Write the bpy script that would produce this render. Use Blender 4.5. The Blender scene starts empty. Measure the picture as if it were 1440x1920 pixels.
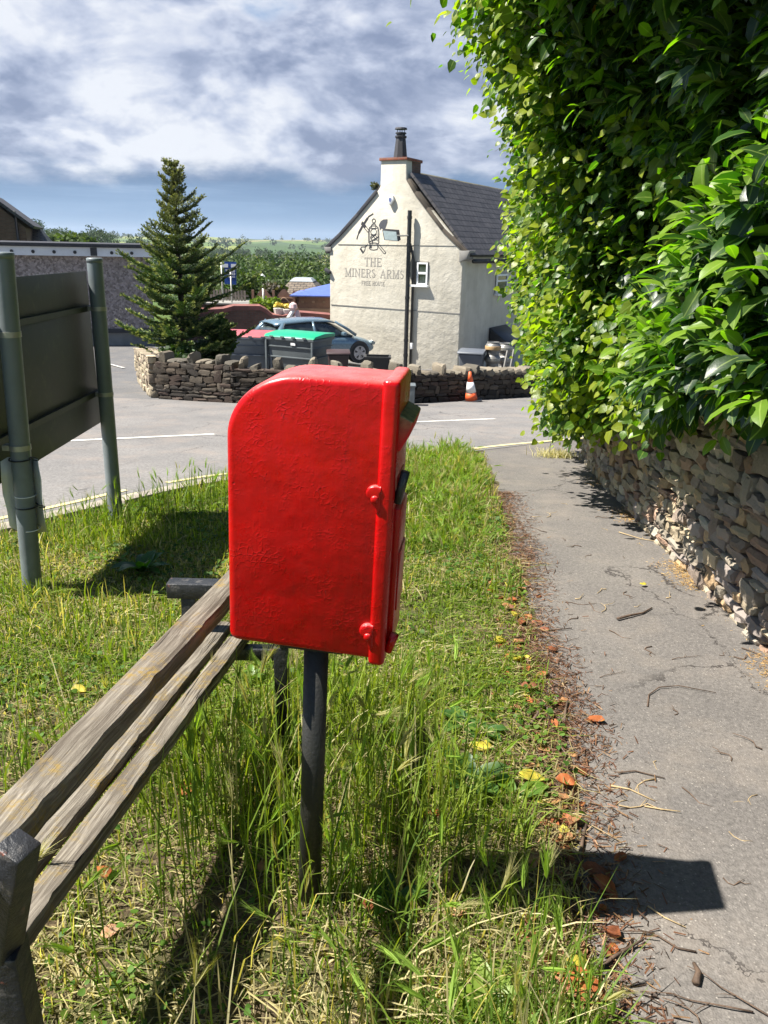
import bpy, math, random
import numpy as np
from mathutils import Vector, Matrix
random.seed(7); rng = np.random.default_rng(11)
S = bpy.context.scene
COL = S.collection

# ---------------------------------------------------------------- camera
FPX = 1450.0; TH = math.radians(19.0); RO = 0.022
fw = np.array([0, math.cos(TH), -math.sin(TH)]); up0 = np.array([0, math.sin(TH), math.cos(TH)]); xx = np.array([1.0, 0, 0])
rt = math.cos(RO)*xx + math.sin(RO)*up0; up = math.cos(RO)*up0 - math.sin(RO)*xx
EYE = np.array([0, 0, 1.45])
cam = bpy.data.cameras.new('camera'); camo = bpy.data.objects.new('camera', cam); COL.objects.link(camo)
cam.sensor_fit = 'HORIZONTAL'; cam.sensor_width = 36; cam.lens = 36*FPX/1440; cam.clip_start = 0.02; cam.clip_end = 20000
camo.matrix_world = Matrix(((rt[0], up[0], -fw[0], EYE[0]), (rt[1], up[1], -fw[1], EYE[1]), (rt[2], up[2], -fw[2], EYE[2]), (0, 0, 0, 1)))
S.camera = camo

# ---------------------------------------------------------------- sun, sky, exposure
SUN = Vector((-0.80, -0.105, 1.23)).normalized()      # towards the sun
S.view_settings.view_transform = 'Standard'; S.view_settings.look = 'None'
S.view_settings.gamma = 1; S.view_settings.use_curve_mapping = False
S.view_settings.exposure = 1.45
sl = bpy.data.lights.new('sun', 'SUN'); sl.energy = 5.0; sl.angle = math.radians(0.53); sl.color = (1.0, 0.955, 0.88)
so = bpy.data.objects.new('sun', sl); COL.objects.link(so)
so.rotation_euler = SUN.to_track_quat('Z', 'Y').to_euler(); so.location = (-20, -5, 30)
W = bpy.data.worlds.new('World'); S.world = W; W.use_nodes = True
SKY_STRENGTH = 0.05

class NT:
    """small node-graph helper"""
    def __init__(s, tree): s.t = tree; s.n = tree.nodes; s.l = tree.links
    def node(s, typ, ins=None, **kw):
        nd = s.n.new(typ)
        for k, v in kw.items(): setattr(nd, k, v)
        for k, v in (ins or {}).items():
            sock = nd.inputs[k]
            if isinstance(v, bpy.types.NodeSocket): s.l.new(v, sock)
            elif isinstance(v, bpy.types.Node): s.l.new(v.outputs[0], sock)
            else: sock.default_value = v
        return nd
    def math(s, op, a, b=0.5, c=None, clamp=False):
        nd = s.node('ShaderNodeMath', operation=op, use_clamp=clamp)
        for i, v in enumerate((a, b, c)):
            if v is None: continue
            if isinstance(v, (bpy.types.NodeSocket, bpy.types.Node)): s.l.new(v if isinstance(v, bpy.types.NodeSocket) else v.outputs[0], nd.inputs[i])
            else: nd.inputs[i].default_value = v
        return nd.outputs[0]
    def vmath(s, op, a, b=(0, 0, 0)):
        nd = s.node('ShaderNodeVectorMath', operation=op)
        for i, v in enumerate((a, b)):
            if isinstance(v, (bpy.types.NodeSocket, bpy.types.Node)): s.l.new(v if isinstance(v, bpy.types.NodeSocket) else v.outputs[0], nd.inputs[i])
            else: nd.inputs[i].default_value = v
        return nd.outputs[0]
    def noise(s, vec, scale, detail=4, rough=0.55, dist=0.0, w=None):
        nd = s.node('ShaderNodeTexNoise', {'Scale': scale, 'Detail': detail, 'Roughness': rough, 'Distortion': dist})
        if vec is not None: s.l.new(vec, nd.inputs['Vector'])
        return nd.outputs['Fac']
    def vor(s, vec, scale, feature='F1', out='Distance', rand=1.0):
        nd = s.node('ShaderNodeTexVoronoi', {'Scale': scale, 'Randomness': rand}, feature=feature)
        s.l.new(vec, nd.inputs['Vector'])
        return nd.outputs[out]
    def ramp(s, fac, stops, interp='LINEAR'):
        nd = s.node('ShaderNodeValToRGB'); s.l.new(fac, nd.inputs[0]); cr = nd.color_ramp; cr.interpolation = interp
        while len(cr.elements) < len(stops): cr.elements.new(0.5)
        for e, (p, c) in zip(cr.elements, stops):
            e.position = p; e.color = (c, c, c, 1) if isinstance(c, (int, float)) else (*c[:3], 1)
        return nd.outputs[0]
    def mix(s, fac, a, b, blend='MIX'):
        nd = s.node('ShaderNodeMix', data_type='RGBA', blend_type=blend)
        for k, v in ((0, fac), (6, a), (7, b)):
            if isinstance(v, bpy.types.NodeSocket): s.l.new(v, nd.inputs[k])
            elif k == 0: nd.inputs[0].default_value = v
            else: nd.inputs[k].default_value = (*v[:3], 1)
        return nd.outputs[2]
    def maprange(s, v, a, b, c=0.0, d=1.0, smooth=False):
        nd = s.node('ShaderNodeMapRange', {'From Min': a, 'From Max': b, 'To Min': c, 'To Max': d})
        if smooth: nd.interpolation_type = 'SMOOTHSTEP'
        s.l.new(v, nd.inputs[0]); return nd.outputs[0]

def build_sky():
    g = NT(W.node_tree); W.node_tree.nodes.clear()
    out = g.node('ShaderNodeOutputWorld')
    sky = g.node('ShaderNodeTexSky', sky_type='NISHITA', sun_disc=False)
    sky.sun_elevation = math.asin(SUN.z); sky.sun_rotation = math.atan2(SUN.x, SUN.y)
    sky.air_density = 0.9; sky.dust_density = 0.3; sky.ozone_density = 3.0
    bg1 = g.node('ShaderNodeBackground', {'Color': sky, 'Strength': SKY_STRENGTH})
    tc = g.node('ShaderNodeTexCoord'); d = tc.outputs['Generated']
    sep = g.node('ShaderNodeSeparateXYZ', {0: d}); z = sep.outputs[2]
    zz = g.math('ADD', g.math('MAXIMUM', z, 0.0), 0.42)
    px = g.math('DIVIDE', sep.outputs[0], zz); py = g.math('DIVIDE', sep.outputs[1], zz)
    p = g.node('ShaderNodeCombineXYZ', {0: px, 1: py, 2: g.math('MULTIPLY', z, 1.5)}).outputs[0]
    def dens(vec):
        warp = g.node('ShaderNodeTexNoise', {'Scale': 2.2, 'Detail': 3}); g.l.new(vec, warp.inputs['Vector'])
        v2 = g.vmath('ADD', vec, g.vmath('MULTIPLY', g.vmath('SUBTRACT', warp.outputs['Color'], (0.5, 0.5, 0.5)), (0.22, 0.22, 0.22)))
        a = g.noise(v2, 2.3, 3, 0.5); b = g.noise(v2, 7.0, 9, 0.55)
        return g.math('ADD', g.math('MULTIPLY', a, 0.66), g.math('MULTIPLY', b, 0.34))
    off = g.node('ShaderNodeVectorMath', operation='ADD'); g.l.new(p, off.inputs[0]); off.inputs[1].default_value = (3.7, 1.35, 0.4)
    p0 = off.outputs[0]
    d0 = dens(p0); d1 = dens(g.vmath('ADD', p0, (-0.08, 0.01, 0.11)))
    cover = g.maprange(d0, 0.20, 0.31, 0, 1, True)
    hi = g.maprange(g.math('ADD', z, g.math('MULTIPLY', g.math('SUBTRACT', d0, .5), .5)), 0.31, 0.37, 1, 0, True); cover = g.math('MULTIPLY', cover, hi)
    cover = g.math('MULTIPLY', cover, g.maprange(sep.outputs[1], 0, .3, .0, 1))
    d2 = dens(g.vmath('ADD', p0, (-0.022, 0.004, 0.035)))
    shade = g.math('ADD', g.maprange(g.math('SUBTRACT', d0, d1), -0.085, 0.085, 0, 1), g.maprange(g.math('SUBTRACT', d0, d2), -0.06, 0.06, -.45, .45))
    thick = g.maprange(d0, 0.44, 0.62, 0.0, 1.0)
    lit = g.math('MULTIPLY_ADD', shade, 0.68, g.math('MULTIPLY_ADD', thick, -0.34, 0.30))
    fine = g.noise(p0, 16, 5, 0.6)
    lit = g.math('ADD', lit, g.math('MULTIPLY', g.math('SUBTRACT', fine, 0.5), 0.34), clamp=True)
    ccol = g.ramp(lit, [(0.0, (0.27, 0.33, 0.49)), (0.30, (0.41, 0.475, 0.64)), (0.60, (0.60, 0.66, 0.81)), (1.0, (0.88, 0.91, 0.98))])
    # low band: distant flat slate-blue cloud base with thin pale streaks
    st = g.node('ShaderNodeCombineXYZ', {0: g.math('MULTIPLY', sep.outputs[0], 1.6), 1: 0.0, 2: g.math('MULTIPLY', z, 26.0)}).outputs[0]
    streak = g.noise(st, 1.6, 5, 0.6, 0.3)
    low = g.ramp(streak, [(0.34, (0.105, 0.185, 0.35)), (0.52, (0.15, 0.25, 0.43)), (0.64, (0.26, 0.38, 0.58)), (0.74, (0.55, 0.65, 0.80))])
    hz = g.maprange(z, 0.0, 0.085, 0.0, 1.0)
    low = g.mix(hz, (0.25, 0.45, 0.74), low)
    edge = g.math('ADD', z, g.math('MULTIPLY', g.math('SUBTRACT', g.noise(p0, 3.0, 7, 0.6), 0.5), 0.10))
    up_f = g.maprange(edge, 0.066, 0.094, 0, 1, True)
    ccol = g.mix(up_f, low, ccol)
    cf = g.math('MAXIMUM', cover, g.math('SUBTRACT', 1.0, up_f))
    cf = g.math('MULTIPLY', cf, 0.96)
    bg2 = g.node('ShaderNodeBackground', {'Color': ccol, 'Strength': 0.366})
    mx = g.node('ShaderNodeMixShader', {0: cf}); g.l.new(bg1.outputs[0], mx.inputs[1]); g.l.new(bg2.outputs[0], mx.inputs[2])
    g.l.new(mx.outputs[0], out.inputs[0])
build_sky()

# ---------------------------------------------------------------- projection and ground helpers
def gz(x, y):
    if y < 5.5: d = 1.45 + .07*(y-1.4)
    elif y < 13.5: d = 1.737 + .11*(y-5.5)
    else: d = 2.617 + (.058 + .05*min(1, max(0, (x+7)/7)))*(min(y, 34)-13.5)
    return 1.45-d
def gzn(x, y):
    x = np.asarray(x, float); y = np.asarray(y, float)
    d = np.where(y < 5.5, 1.45+.07*(y-1.4), 1.737+.11*(np.minimum(y, 13.5)-5.5))
    s = .058+.05*np.clip((x+7)/7, 0, 1)
    return 1.45-d-s*(np.clip(y, 13.5, 34)-13.5)
def sst(a, b, x): t = np.clip((x-a)/(b-a), 0, 1); return t*t*(3-2*t)
def farz(x, y):
    """valley, ridges and far hills beyond the buildings"""
    x = np.asarray(x, float); y = np.asarray(y, float)
    h = gzn(x, y)
    v = -15.5 + 1.2*np.sin(x*.013+y*.008) + .8*np.sin(x*.031-y*.017)
    h = h*(1-sst(34, 150, y)) + v*sst(34, 150, y)
    ra = np.exp(-((y-380)/85)**2) * (17.5*np.clip((-x-45)/115, 0, 1.25))
    rb = np.exp(-((y-760)/160)**2) * (5.0+1.4*np.sin(x*.006+1)+.8*np.sin(x*.021))
    rc = np.clip((y-850)/1850, 0, 1)**.8 * (27 + 3*np.sin(x*.0018+2.1)+2.0*np.sin(x*.0062+.5)+1.2*np.sin(x*.017))
    return h+ra+rb+rc
def ray(u, v): return fw+(u-720)/FPX*rt-(v-960)/FPX*up
def at(u, v, Y): r = ray(u, v); return Vector(EYE+r*(Y/r[1]))
def P(u, v, h=0.0):
    r = ray(u, v); t = .2
    while t < 200:
        q = EYE+r*t
        if q[2] <= gz(q[0], q[1])+h: break
        t *= 1.0008
    return Vector(q)
def onplane(o, rz, u, v):
    """local x,z on the plane y=0 of a frame at o turned by rz"""
    n = np.array([-math.sin(rz), math.cos(rz), 0]); r = ray(u, v)
    t = np.dot(np.array(o)-EYE, n)/np.dot(r, n); q = EYE+r*t-np.array(o)
    return float(q[0]*math.cos(rz)+q[1]*math.sin(rz)), float(q[2])

# ---------------------------------------------------------------- object helpers
def tag(o, label=None, cat=None, group=None, kind=None):
    if label: o['label'] = label
    if cat: o['category'] = cat
    if group: o['group'] = group
    if kind: o['kind'] = kind
    return o
def thing(name, label, cat, loc=(0, 0, 0), rz=0.0, group=None):
    o = bpy.data.objects.new(name, None); COL.objects.link(o); o.location = loc; o.rotation_euler = (0, 0, rz)
    o.empty_display_size = .1
    return tag(o, label, cat, group)
def rot(rx=0, ry=0, rz=0): return Matrix.Rotation(rz, 3, 'Z') @ Matrix.Rotation(ry, 3, 'Y') @ Matrix.Rotation(rx, 3, 'X')
class MB:
    def __init__(s): s.v = []; s.f = []
    def add(s, vs, fs):
        b = len(s.v); s.v += [tuple(v) for v in vs]; s.f += [tuple(i+b for i in f) for f in fs]; return s
    def box(s, c, d, R=None):
        c = Vector(c); vs = []
        for k in range(8):
            q = Vector(((k & 1)-.5, ((k >> 1) & 1)-.5, ((k >> 2) & 1)-.5)); q = Vector((q.x*d[0], q.y*d[1], q.z*d[2]))
            vs.append(c+(R @ q if R else q))
        return s.add(vs, [(0, 2, 3, 1), (4, 5, 7, 6), (0, 1, 5, 4), (2, 6, 7, 3), (0, 4, 6, 2), (1, 3, 7, 5)])
    def tube(s, pts, r, n=12, cap=True):
        pts = [Vector(p) for p in pts]; rr = r if isinstance(r, (list, tuple)) else [r]*len(pts)
        vs = []; fs = []; prev = None
        for i, p in enumerate(pts):
            t = (pts[min(i+1, len(pts)-1)]-pts[max(i-1, 0)]).normalized()
            a = prev if prev else (Vector((1, 0, 0)) if abs(t.x) < .8 else Vector((0, 1, 0)))
            a = (a-t*a.dot(t)).normalized(); prev = a; b = t.cross(a)
            for k in range(n):
                an = 2*math.pi*k/n; vs.append(p+(a*math.cos(an)+b*math.sin(an))*rr[i])
        for i in range(len(pts)-1):
            for k in range(n):
                k2 = (k+1) % n; fs.append((i*n+k, i*n+k2, (i+1)*n+k2, (i+1)*n+k))
        if cap: fs.append(tuple(range(n-1, -1, -1))); fs.append(tuple((len(pts)-1)*n+k for k in range(n)))
        return s.add(vs, fs)
    def lathe(s, prof, n=24, c=(0, 0, 0), sx=1, sy=1):
        vs = []; fs = []
        for r, z in prof:
            for k in range(n):
                an = 2*math.pi*k/n; vs.append((c[0]+r*math.cos(an)*sx, c[1]+r*math.sin(an)*sy, c[2]+z))
        for i in range(len(prof)-1):
            for k in range(n):
                k2 = (k+1) % n; fs.append((i*n+k, i*n+k2, (i+1)*n+k2, (i+1)*n+k))
        fs.append(tuple(range(n-1, -1, -1))); fs.append(tuple((len(prof)-1)*n+k for k in range(n)))
        return s.add(vs, fs)
    def prism(s, poly, d):
        """poly: 3-D points, extruded by vector d"""
        d = Vector(d); n = len(poly); a = [Vector(p) for p in poly]
        return s.add(a+[p+d for p in a], [tuple(range(n-1, -1, -1)), tuple(range(n, 2*n))]+[(i, (i+1) % n, (i+1) % n+n, i+n) for i in range(n)])
    def hexa(s, lo, hi):
        """frustum from 4 bottom to 4 top points"""
        return s.add(list(lo)+list(hi), [(3, 2, 1, 0), (4, 5, 6, 7)]+[(i, (i+1) % 4, (i+1) % 4+4, i+4) for i in range(4)])
    def build(s, name, mat, parent=None, smooth=False, bevel=0.0, seg=2, loc=None, sub=0):
        me = bpy.data.meshes.new(name); me.from_pydata(s.v, [], s.f); me.update()
        import bmesh
        bm = bmesh.new(); bm.from_mesh(me); bmesh.ops.recalc_face_normals(bm, faces=bm.faces)
        if bevel > 0:
            es = [e for e in bm.edges if len(e.link_faces) == 2 and e.calc_face_angle(0) > .5]
            bmesh.ops.bevel(bm, geom=es, offset=bevel, segments=seg, affect='EDGES', profile=.5)
        bm.to_mesh(me); bm.free()
        if smooth or bevel > 0:
            for p in me.polygons: p.use_smooth = True
            if not smooth or bevel > 0:
                try: me.set_sharp_from_angle(angle=math.radians(40))
                except Exception: pass
        me.materials.append(mat)
        o = bpy.data.objects.new(name, me); COL.objects.link(o)
        if parent: o.parent = parent
        if loc is not None: o.location = loc
        return o
def sharp(o, a=40):
    for p in o.data.polygons: p.use_smooth = True
    o.data.set_sharp_from_angle(angle=math.radians(a)); return o
def npmesh(name, V, T, mat, col=None, fl=None, parent=None, origin=None, smooth=True, quads=False):
    """mesh straight from arrays; col = per-vertex colour, fl = per-vertex float"""
    V = np.asarray(V, np.float32)
    if origin is not None: V = V-np.array(origin, np.float32)
    T = np.asarray(T, np.int32); k = T.shape[1]
    me = bpy.data.meshes.new(name); me.vertices.add(len(V)); me.vertices.foreach_set('co', V.ravel())
    me.loops.add(T.size); me.loops.foreach_set('vertex_index', T.ravel())
    me.polygons.add(len(T)); me.polygons.foreach_set('loop_start', np.arange(len(T), dtype=np.int32)*k)
    me.polygons.foreach_set('use_smooth', np.full(len(T), smooth))
    me.update(calc_edges=True)
    if col is not None:
        a = me.color_attributes.new('col', 'FLOAT_COLOR', 'POINT'); c4 = np.ones((len(V), 4), np.float32); c4[:, :3] = col; a.data.foreach_set('color', c4.ravel())
    if fl is not None:
        a = me.attributes.new('fl', 'FLOAT', 'POINT'); a.data.foreach_set('value', np.asarray(fl, np.float32))
    me.materials.append(mat)
    o = bpy.data.objects.new(name, me); COL.objects.link(o)
    if origin is not None: o.location = origin
    if parent: o.parent = parent
    return o
def dup(o, loc=None, rz=None, parent=None, label=None, scale=None):
    c = o.copy(); COL.objects.link(c)
    if parent: c.parent = parent
    if loc is not None: c.location = loc
    if rz is not None: c.rotation_euler = (c.rotation_euler[0], c.rotation_euler[1], rz)
    if label: c['label'] = label
    if scale: c.scale = scale
    for ch in list(o.children): dup(ch, parent=c)
    return c

# ---------------------------------------------------------------- materials
def newmat(name):
    m = bpy.data.materials.new(name); m.use_nodes = True; m.node_tree.nodes.clear(); g = NT(m.node_tree)
    g.out = g.node('ShaderNodeOutputMaterial'); return m, g
def finish(g, color, rough=.6, metal=0.0, bump=None, bstr=.3, bdist=.01, spec=.5, coat=0.0, trans=None, emis=None):
    b = g.node('ShaderNodeBsdfPrincipled', {'Metallic': metal, 'Coat Weight': coat, 'Specular IOR Level': spec})
    for k, v in (('Base Color', color), ('Roughness', rough)):
        if isinstance(v, bpy.types.NodeSocket): g.l.new(v, b.inputs[k])
        elif k == 'Base Color': b.inputs[k].default_value = (*v[:3], 1)
        else: b.inputs[k].default_value = v
    if bump is not None:
        bn = g.node('ShaderNodeBump', {'Strength': bstr, 'Distance': bdist, 'Height': bump}); g.l.new(bn.outputs[0], b.inputs['Normal'])
    sh = b.outputs[0]
    if trans is not None:
        tcol, fac = trans
        tn = g.node('ShaderNodeBsdfTranslucent')
        if isinstance(tcol, bpy.types.NodeSocket): g.l.new(tcol, tn.inputs[0])
        else: tn.inputs[0].default_value = (*tcol, 1)
        mx = g.node('ShaderNodeMixShader', {0: fac}); g.l.new(sh, mx.inputs[1]); g.l.new(tn.outputs[0], mx.inputs[2]); sh = mx.outputs[0]
    g.l.new(sh, g.out.inputs[0])
def objc(g): return g.node('ShaderNodeTexCoord').outputs['Object']
def worldc(g): return g.node('ShaderNodeNewGeometry').outputs['Position']
def scaled(g, v, s): return g.vmath('MULTIPLY', v, s)
def plain(name, c, rough=.6, metal=0.0, var=.12, bump=.15, sc=30, spec=.5, dirt=.0, coat=0.0):
    m, g = newmat(name); v = objc(g)
    n = g.noise(v, sc*.2, 5, .6); n2 = g.noise(v, sc*3, 3, .6)
    dk = tuple(x*(1-var*1.6) for x in c); lt = tuple(min(1, x*(1+var)) for x in c)
    col = g.mix(g.maprange(n, .3, .7), dk, lt)
    if dirt: col = g.mix(g.maprange(g.noise(v, sc*.5, 6, .7), .52, .72, 0, dirt), col, (.05, .045, .035))
    finish(g, col, g.maprange(n2, .3, .7, max(.05, rough-.1), min(1, rough+.1)), metal, n2, bump, .004, spec, coat)
    return m
def attr_mat(name, rough=.8, trans=0.0, bump=0.0, bsc=60, spec=.4, midrib=False, coat=0.0, tgain=(1.3, 1.5, .5)):
    m, g = newmat(name); a = g.node('ShaderNodeAttribute', attribute_name='col'); c = a.outputs['Color']
    if midrib:
        f = g.node('ShaderNodeAttribute', attribute_name='fl').outputs['Fac']
        c = g.mix(g.maprange(f, 0.02, 0.13, .45, 0), c, (.30, .38, .10))
    v = worldc(g)
    c = g.mix(g.maprange(g.noise(v, bsc*.6, 3, .6), .3, .7, 0, .35), c, g.mix(1.0, c, (.62, .66, .6), 'MULTIPLY'))
    tc = g.mix(1.0, c, tgain, 'MULTIPLY') if trans else None
    finish(g, c, rough, 0, g.noise(v, bsc, 4, .6) if bump else None, bump, .01, spec, coat, (tc, trans) if trans else None)
    return m
M = {}
def red_paint():
    m, g = newmat('red gloss paint'); v = objc(g)
    lump = g.noise(v, 9, 3, .5); fine = g.noise(v, 120, 4, .65)
    # old paint craters under the new coat: rings from distorted cells, in patches
    wv = g.node('ShaderNodeTexNoise', {'Scale': 38.0, 'Detail': 3}); g.l.new(v, wv.inputs['Vector'])
    v2 = g.vmath('ADD', v, g.vmath('MULTIPLY', g.vmath('SUBTRACT', wv.outputs['Color'], (.5, .5, .5)), (.016, .016, .016)))
    e = g.vor(v2, 95, 'DISTANCE_TO_EDGE'); ed = g.maprange(e, 0.0, .16, 1, 0)
    patch = g.maprange(g.noise(v, 15, 6, .75), .50, .66)
    chips = g.math('MULTIPLY', ed, patch)
    vert = g.noise(scaled(g, v, (160, 160, 6)), 1, 3, .6)
    h = g.math('ADD', g.math('MULTIPLY', chips, .32), g.math('ADD', g.math('MULTIPLY', fine, .20), g.math('ADD', g.math('MULTIPLY', lump, 3.2), g.math('MULTIPLY', vert, .12))))
    pit = g.maprange(g.vor(v, 17, 'F1'), 0.0, .055, 1, 0)
    h = g.math('SUBTRACT', h, g.math('MULTIPLY', pit, .9))
    c = g.mix(g.maprange(g.noise(v, 5, 4, .6), .3, .7), (.34, .0005, .001), (.45, .001, .002))
    c = g.mix(g.math('MULTIPLY', g.maprange(g.noise(v, 30, 6, .75), .64, .70), .6), c, (.16, .008, .010))
    c = g.mix(g.math('MULTIPLY', g.maprange(g.noise(scaled(g, v, (34, 34, 3)), 1, 5, .7), .52, .70), .30), c, (.20, .002, .004))
    sepn = g.node('ShaderNodeNewGeometry'); nz = g.node('ShaderNodeSeparateXYZ', {0: sepn.outputs['Normal']}).outputs[2]
    top_sheen = g.math('MULTIPLY', g.maprange(nz, .55, .98), g.maprange(g.noise(v, 16, 6, .7), .35, .6, .45, .8))
    c = g.mix(top_sheen, c, (.66, .15, .14))            # chalky upward faces, with the sky's pale sheen painted into the colour
    r = g.maprange(g.noise(v, 26, 4, .6), .3, .7, .24, .42)
    finish(g, c, r, 0, h, .5, .0032, .34, .0)
    return m
M['red'] = red_paint()
def lichen_paint():
    m, g = newmat('weathered hood paint'); v = objc(g)
    c = g.mix(g.maprange(g.noise(v, 60, 6, .7), .42, .55), (.10, .10, .045), (.19, .17, .075))
    nz = g.node('ShaderNodeSeparateXYZ', {0: g.node('ShaderNodeNewGeometry').outputs['Normal']}).outputs[2]
    c = g.mix(g.maprange(nz, -.1, .25), (.50, .003, .008), c)
    finish(g, c, .6, 0, g.noise(v, 160, 4, .7), .5, .002, .4); return m
M['hood'] = lichen_paint()
def wood(name, base, grey, lichen, axis=1):
    m, g = newmat(name); oi = g.node('ShaderNodeObjectInfo'); v = g.vmath('ADD', objc(g), g.vmath('MULTIPLY', oi.outputs['Location'], (13.0, 57.0, 31.0)))
    s = [38, 38, 38]; s[axis] = 1.6
    wob = g.node('ShaderNodeTexNoise', {'Scale': 2.5, 'Detail': 2}); g.l.new(v, wob.inputs['Vector'])
    v1 = g.vmath('ADD', v, g.vmath('MULTIPLY', wob.outputs['Color'], (.03, .0, .03)))
    gr = g.noise(scaled(g, v1, tuple(s)), 1.6, 6, .68)
    s2 = [110, 110, 110]; s2[axis] = 4
    gf = g.noise(scaled(g, v1, tuple(s2)), 1.2, 4, .7)
    c = g.mix(g.maprange(gr, .34, .66), base, grey)
    c = g.mix(g.maprange(gf, .46, .68, .0, .75), c, (.31, .275, .22))
    # long drying cracks
    s3 = [9, 9, 9]; s3[axis] = .30
    ck = g.noise(scaled(g, v1, tuple(s3)), 1.3, 5, .55)
    crack = g.maprange(g.math('ABSOLUTE', g.math('SUBTRACT', ck, .5)), 0.0, .008, 1, 0)
    crack = g.math('MULTIPLY', crack, g.maprange(g.noise(v, 2.6, 2), .42, .52))
    kn = g.vor(scaled(g, v, (5, 2.2, 5)), 1, 'F1')
    ring = g.noise(None, 1); 
    c = g.mix(g.maprange(kn, .05, .12, .6, 0), c, (.10, .075, .05))
    li = g.math('MULTIPLY', g.maprange(g.noise(v, 9, 6, .75), .50, .62), g.maprange(g.noise(v, 130, 4, .7), .42, .58))
    c = g.mix(g.math('MULTIPLY', li, .8), c, lichen)
    c = g.mix(crack, c, (.018, .014, .010))
    h = g.math('SUBTRACT', g.math('ADD', g.math('MULTIPLY', gf, .5), gr), g.math('MULTIPLY', crack, 2.5))
    finish(g, c, .78, 0, h, .75, .006, .3); return m
M['wood'] = wood('weathered oak', (.060, .047, .033), (.155, .135, .105), (.22, .145, .025))
def blackpaint():
    m, g = newmat('chipped black metal'); v = objc(g)
    c = g.mix(g.maprange(g.noise(v, 30, 6, .7), .56, .66), (.017, .018, .020), (.075, .07, .065))
    c = g.mix(g.maprange(g.noise(v, 14, 6, .7), .63, .68), c, (.19, .06, .035))
    finish(g, c, g.maprange(g.noise(v, 40, 4), .3, .7, .32, .6), .0, g.noise(v, 50, 5, .7), .6, .006, .5); return m
M['black'] = blackpaint()
M['post'] = plain('mailbox post paint', (.013, .013, .011), .55, var=.3, bump=.35, sc=40, dirt=.3)
M['signpost'] = plain('grey powder coat', (.150, .172, .178), .42, var=.10, bump=.1, sc=14, dirt=.25)
def signback():
    m, g = newmat('dull sign back'); v = objc(g)
    c = g.mix(g.maprange(g.noise(v, 3, 5, .6), .35, .65), (.013, .016, .010), (.024, .026, .016))
    sc_ = g.noise(scaled(g, v, (3, 3, 60)), 1, 4, .7); c = g.mix(g.maprange(sc_, .68, .75, 0, .5), c, (.02, .022, .018))
    sp = g.maprange(g.noise(v, 120, 3, .7), .70, .76, 0, .7); c = g.mix(sp, c, (.15, .17, .10))
    c = g.mix(g.math('MULTIPLY', g.maprange(g.noise(v, 16, 6, .75), .55, .66), .5), c, (.06, .075, .03))
    finish(g, c, .5, 0, g.noise(v, 12, 4), .15, .01, .45); return m
M['signback'] = signback()
M['steel'] = plain('dull steel', (.36, .35, .31), .45, .55, var=.2, sc=60)
M['alu'] = plain('keg steel', (.22, .215, .20), .5, .5, var=.15, sc=20)
M['paper'] = plain('plastic sleeve', (.62, .61, .52), .35, var=.1, sc=10)
M['blackplastic'] = plain('black plastic', (.02, .02, .021), .4, var=.2)
M['whitelabel'] = plain('white plastic', (.75, .75, .74), .4, var=.04)
def asphalt(name, base, light, scale=1.0, crack=True, warm=(.20, .17, .14)):
    m, g = newmat(name); v = worldc(g)
    vt = g.node('ShaderNodeTexVoronoi', {'Scale': 170*scale}, feature='F1'); g.l.new(v, vt.inputs['Vector'])
    rnd = g.node('ShaderNodeSeparateXYZ', {0: vt.outputs['Color']}).outputs[0]
    agg = g.math('MULTIPLY', g.maprange(rnd, .88, .99), g.maprange(vt.outputs['Distance'], .25, .45, 1, 0))
    c = g.mix(g.maprange(g.noise(v, 75*scale, 4, .7), .3, .7), tuple(x*.62 for x in base), tuple(x*1.25 for x in base))
    c = g.mix(g.maprange(g.noise(v, 1.3, 5, .6), .35, .7), c, g.mix(1.0, c, (.74, .75, .77), 'MULTIPLY'))
    c = g.mix(g.math('MULTIPLY', g.maprange(g.noise(v, 2.3, 6, .65), .5, .68), .45), c, warm)
    c = g.mix(g.math('MULTIPLY', agg, .5), c, light)
    vt2 = g.maprange(g.vor(v, 9, 'F1'), 0.02, .05, 1, 0); c = g.mix(g.math('MULTIPLY', vt2, .6), c, (.03, .03, .03))
    h = g.math('ADD', g.math('MULTIPLY', vt.outputs['Distance'], -.6), g.noise(v, 240*scale, 3, .6))
    if crack:
        wv = g.node('ShaderNodeTexNoise', {'Scale': 3.0, 'Detail': 6, 'Roughness': .7}); g.l.new(v, wv.inputs['Vector'])
        v2 = g.vmath('ADD', v, g.vmath('MULTIPLY', wv.outputs['Color'], (.45, .45, .0)))
        e = g.vor(g.vmath('ADD', v2, (.35, .2, 0)), .8, 'DISTANCE_TO_EDGE')
        wid = g.maprange(g.noise(v, 6, 4, .7), .35, .7, .0005, .007)
        ck = g.math('MULTIPLY', g.math('LESS_THAN', e, wid), g.maprange(g.noise(v, .9, 2), .50, .56))
        c = g.mix(g.math('MULTIPLY', ck, .8), c, (.022, .018, .016)); h = g.math('SUBTRACT', h, g.math('MULTIPLY', ck, 2.0))
    finish(g, c, .86, 0, h, .55, .004, .35); return m
M['path'] = asphalt('path tarmac', (.140, .127, .114), (.42, .38, .33), 1.0)
M['road'] = asphalt('road tarmac', (.185, .175, .165), (.36, .33, .30), .6, True, (.23, .19, .16))
M['carpark'] = asphalt('car park tarmac', (.13, .127, .125), (.3, .29, .27), .5, False)
def lines(name, c1, c2):
    m, g = newmat(name); v = worldc(g)
    w = g.maprange(g.noise(v, 26, 6, .75), .44, .60, 0, .75)
    finish(g, g.mix(w, c1, c2), .7, 0, g.noise(v, 150, 3), .3, .004, .3); return m
M['white_line'] = lines('worn white road paint', (.62, .60, .55), (.30, .28, .25))
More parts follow.
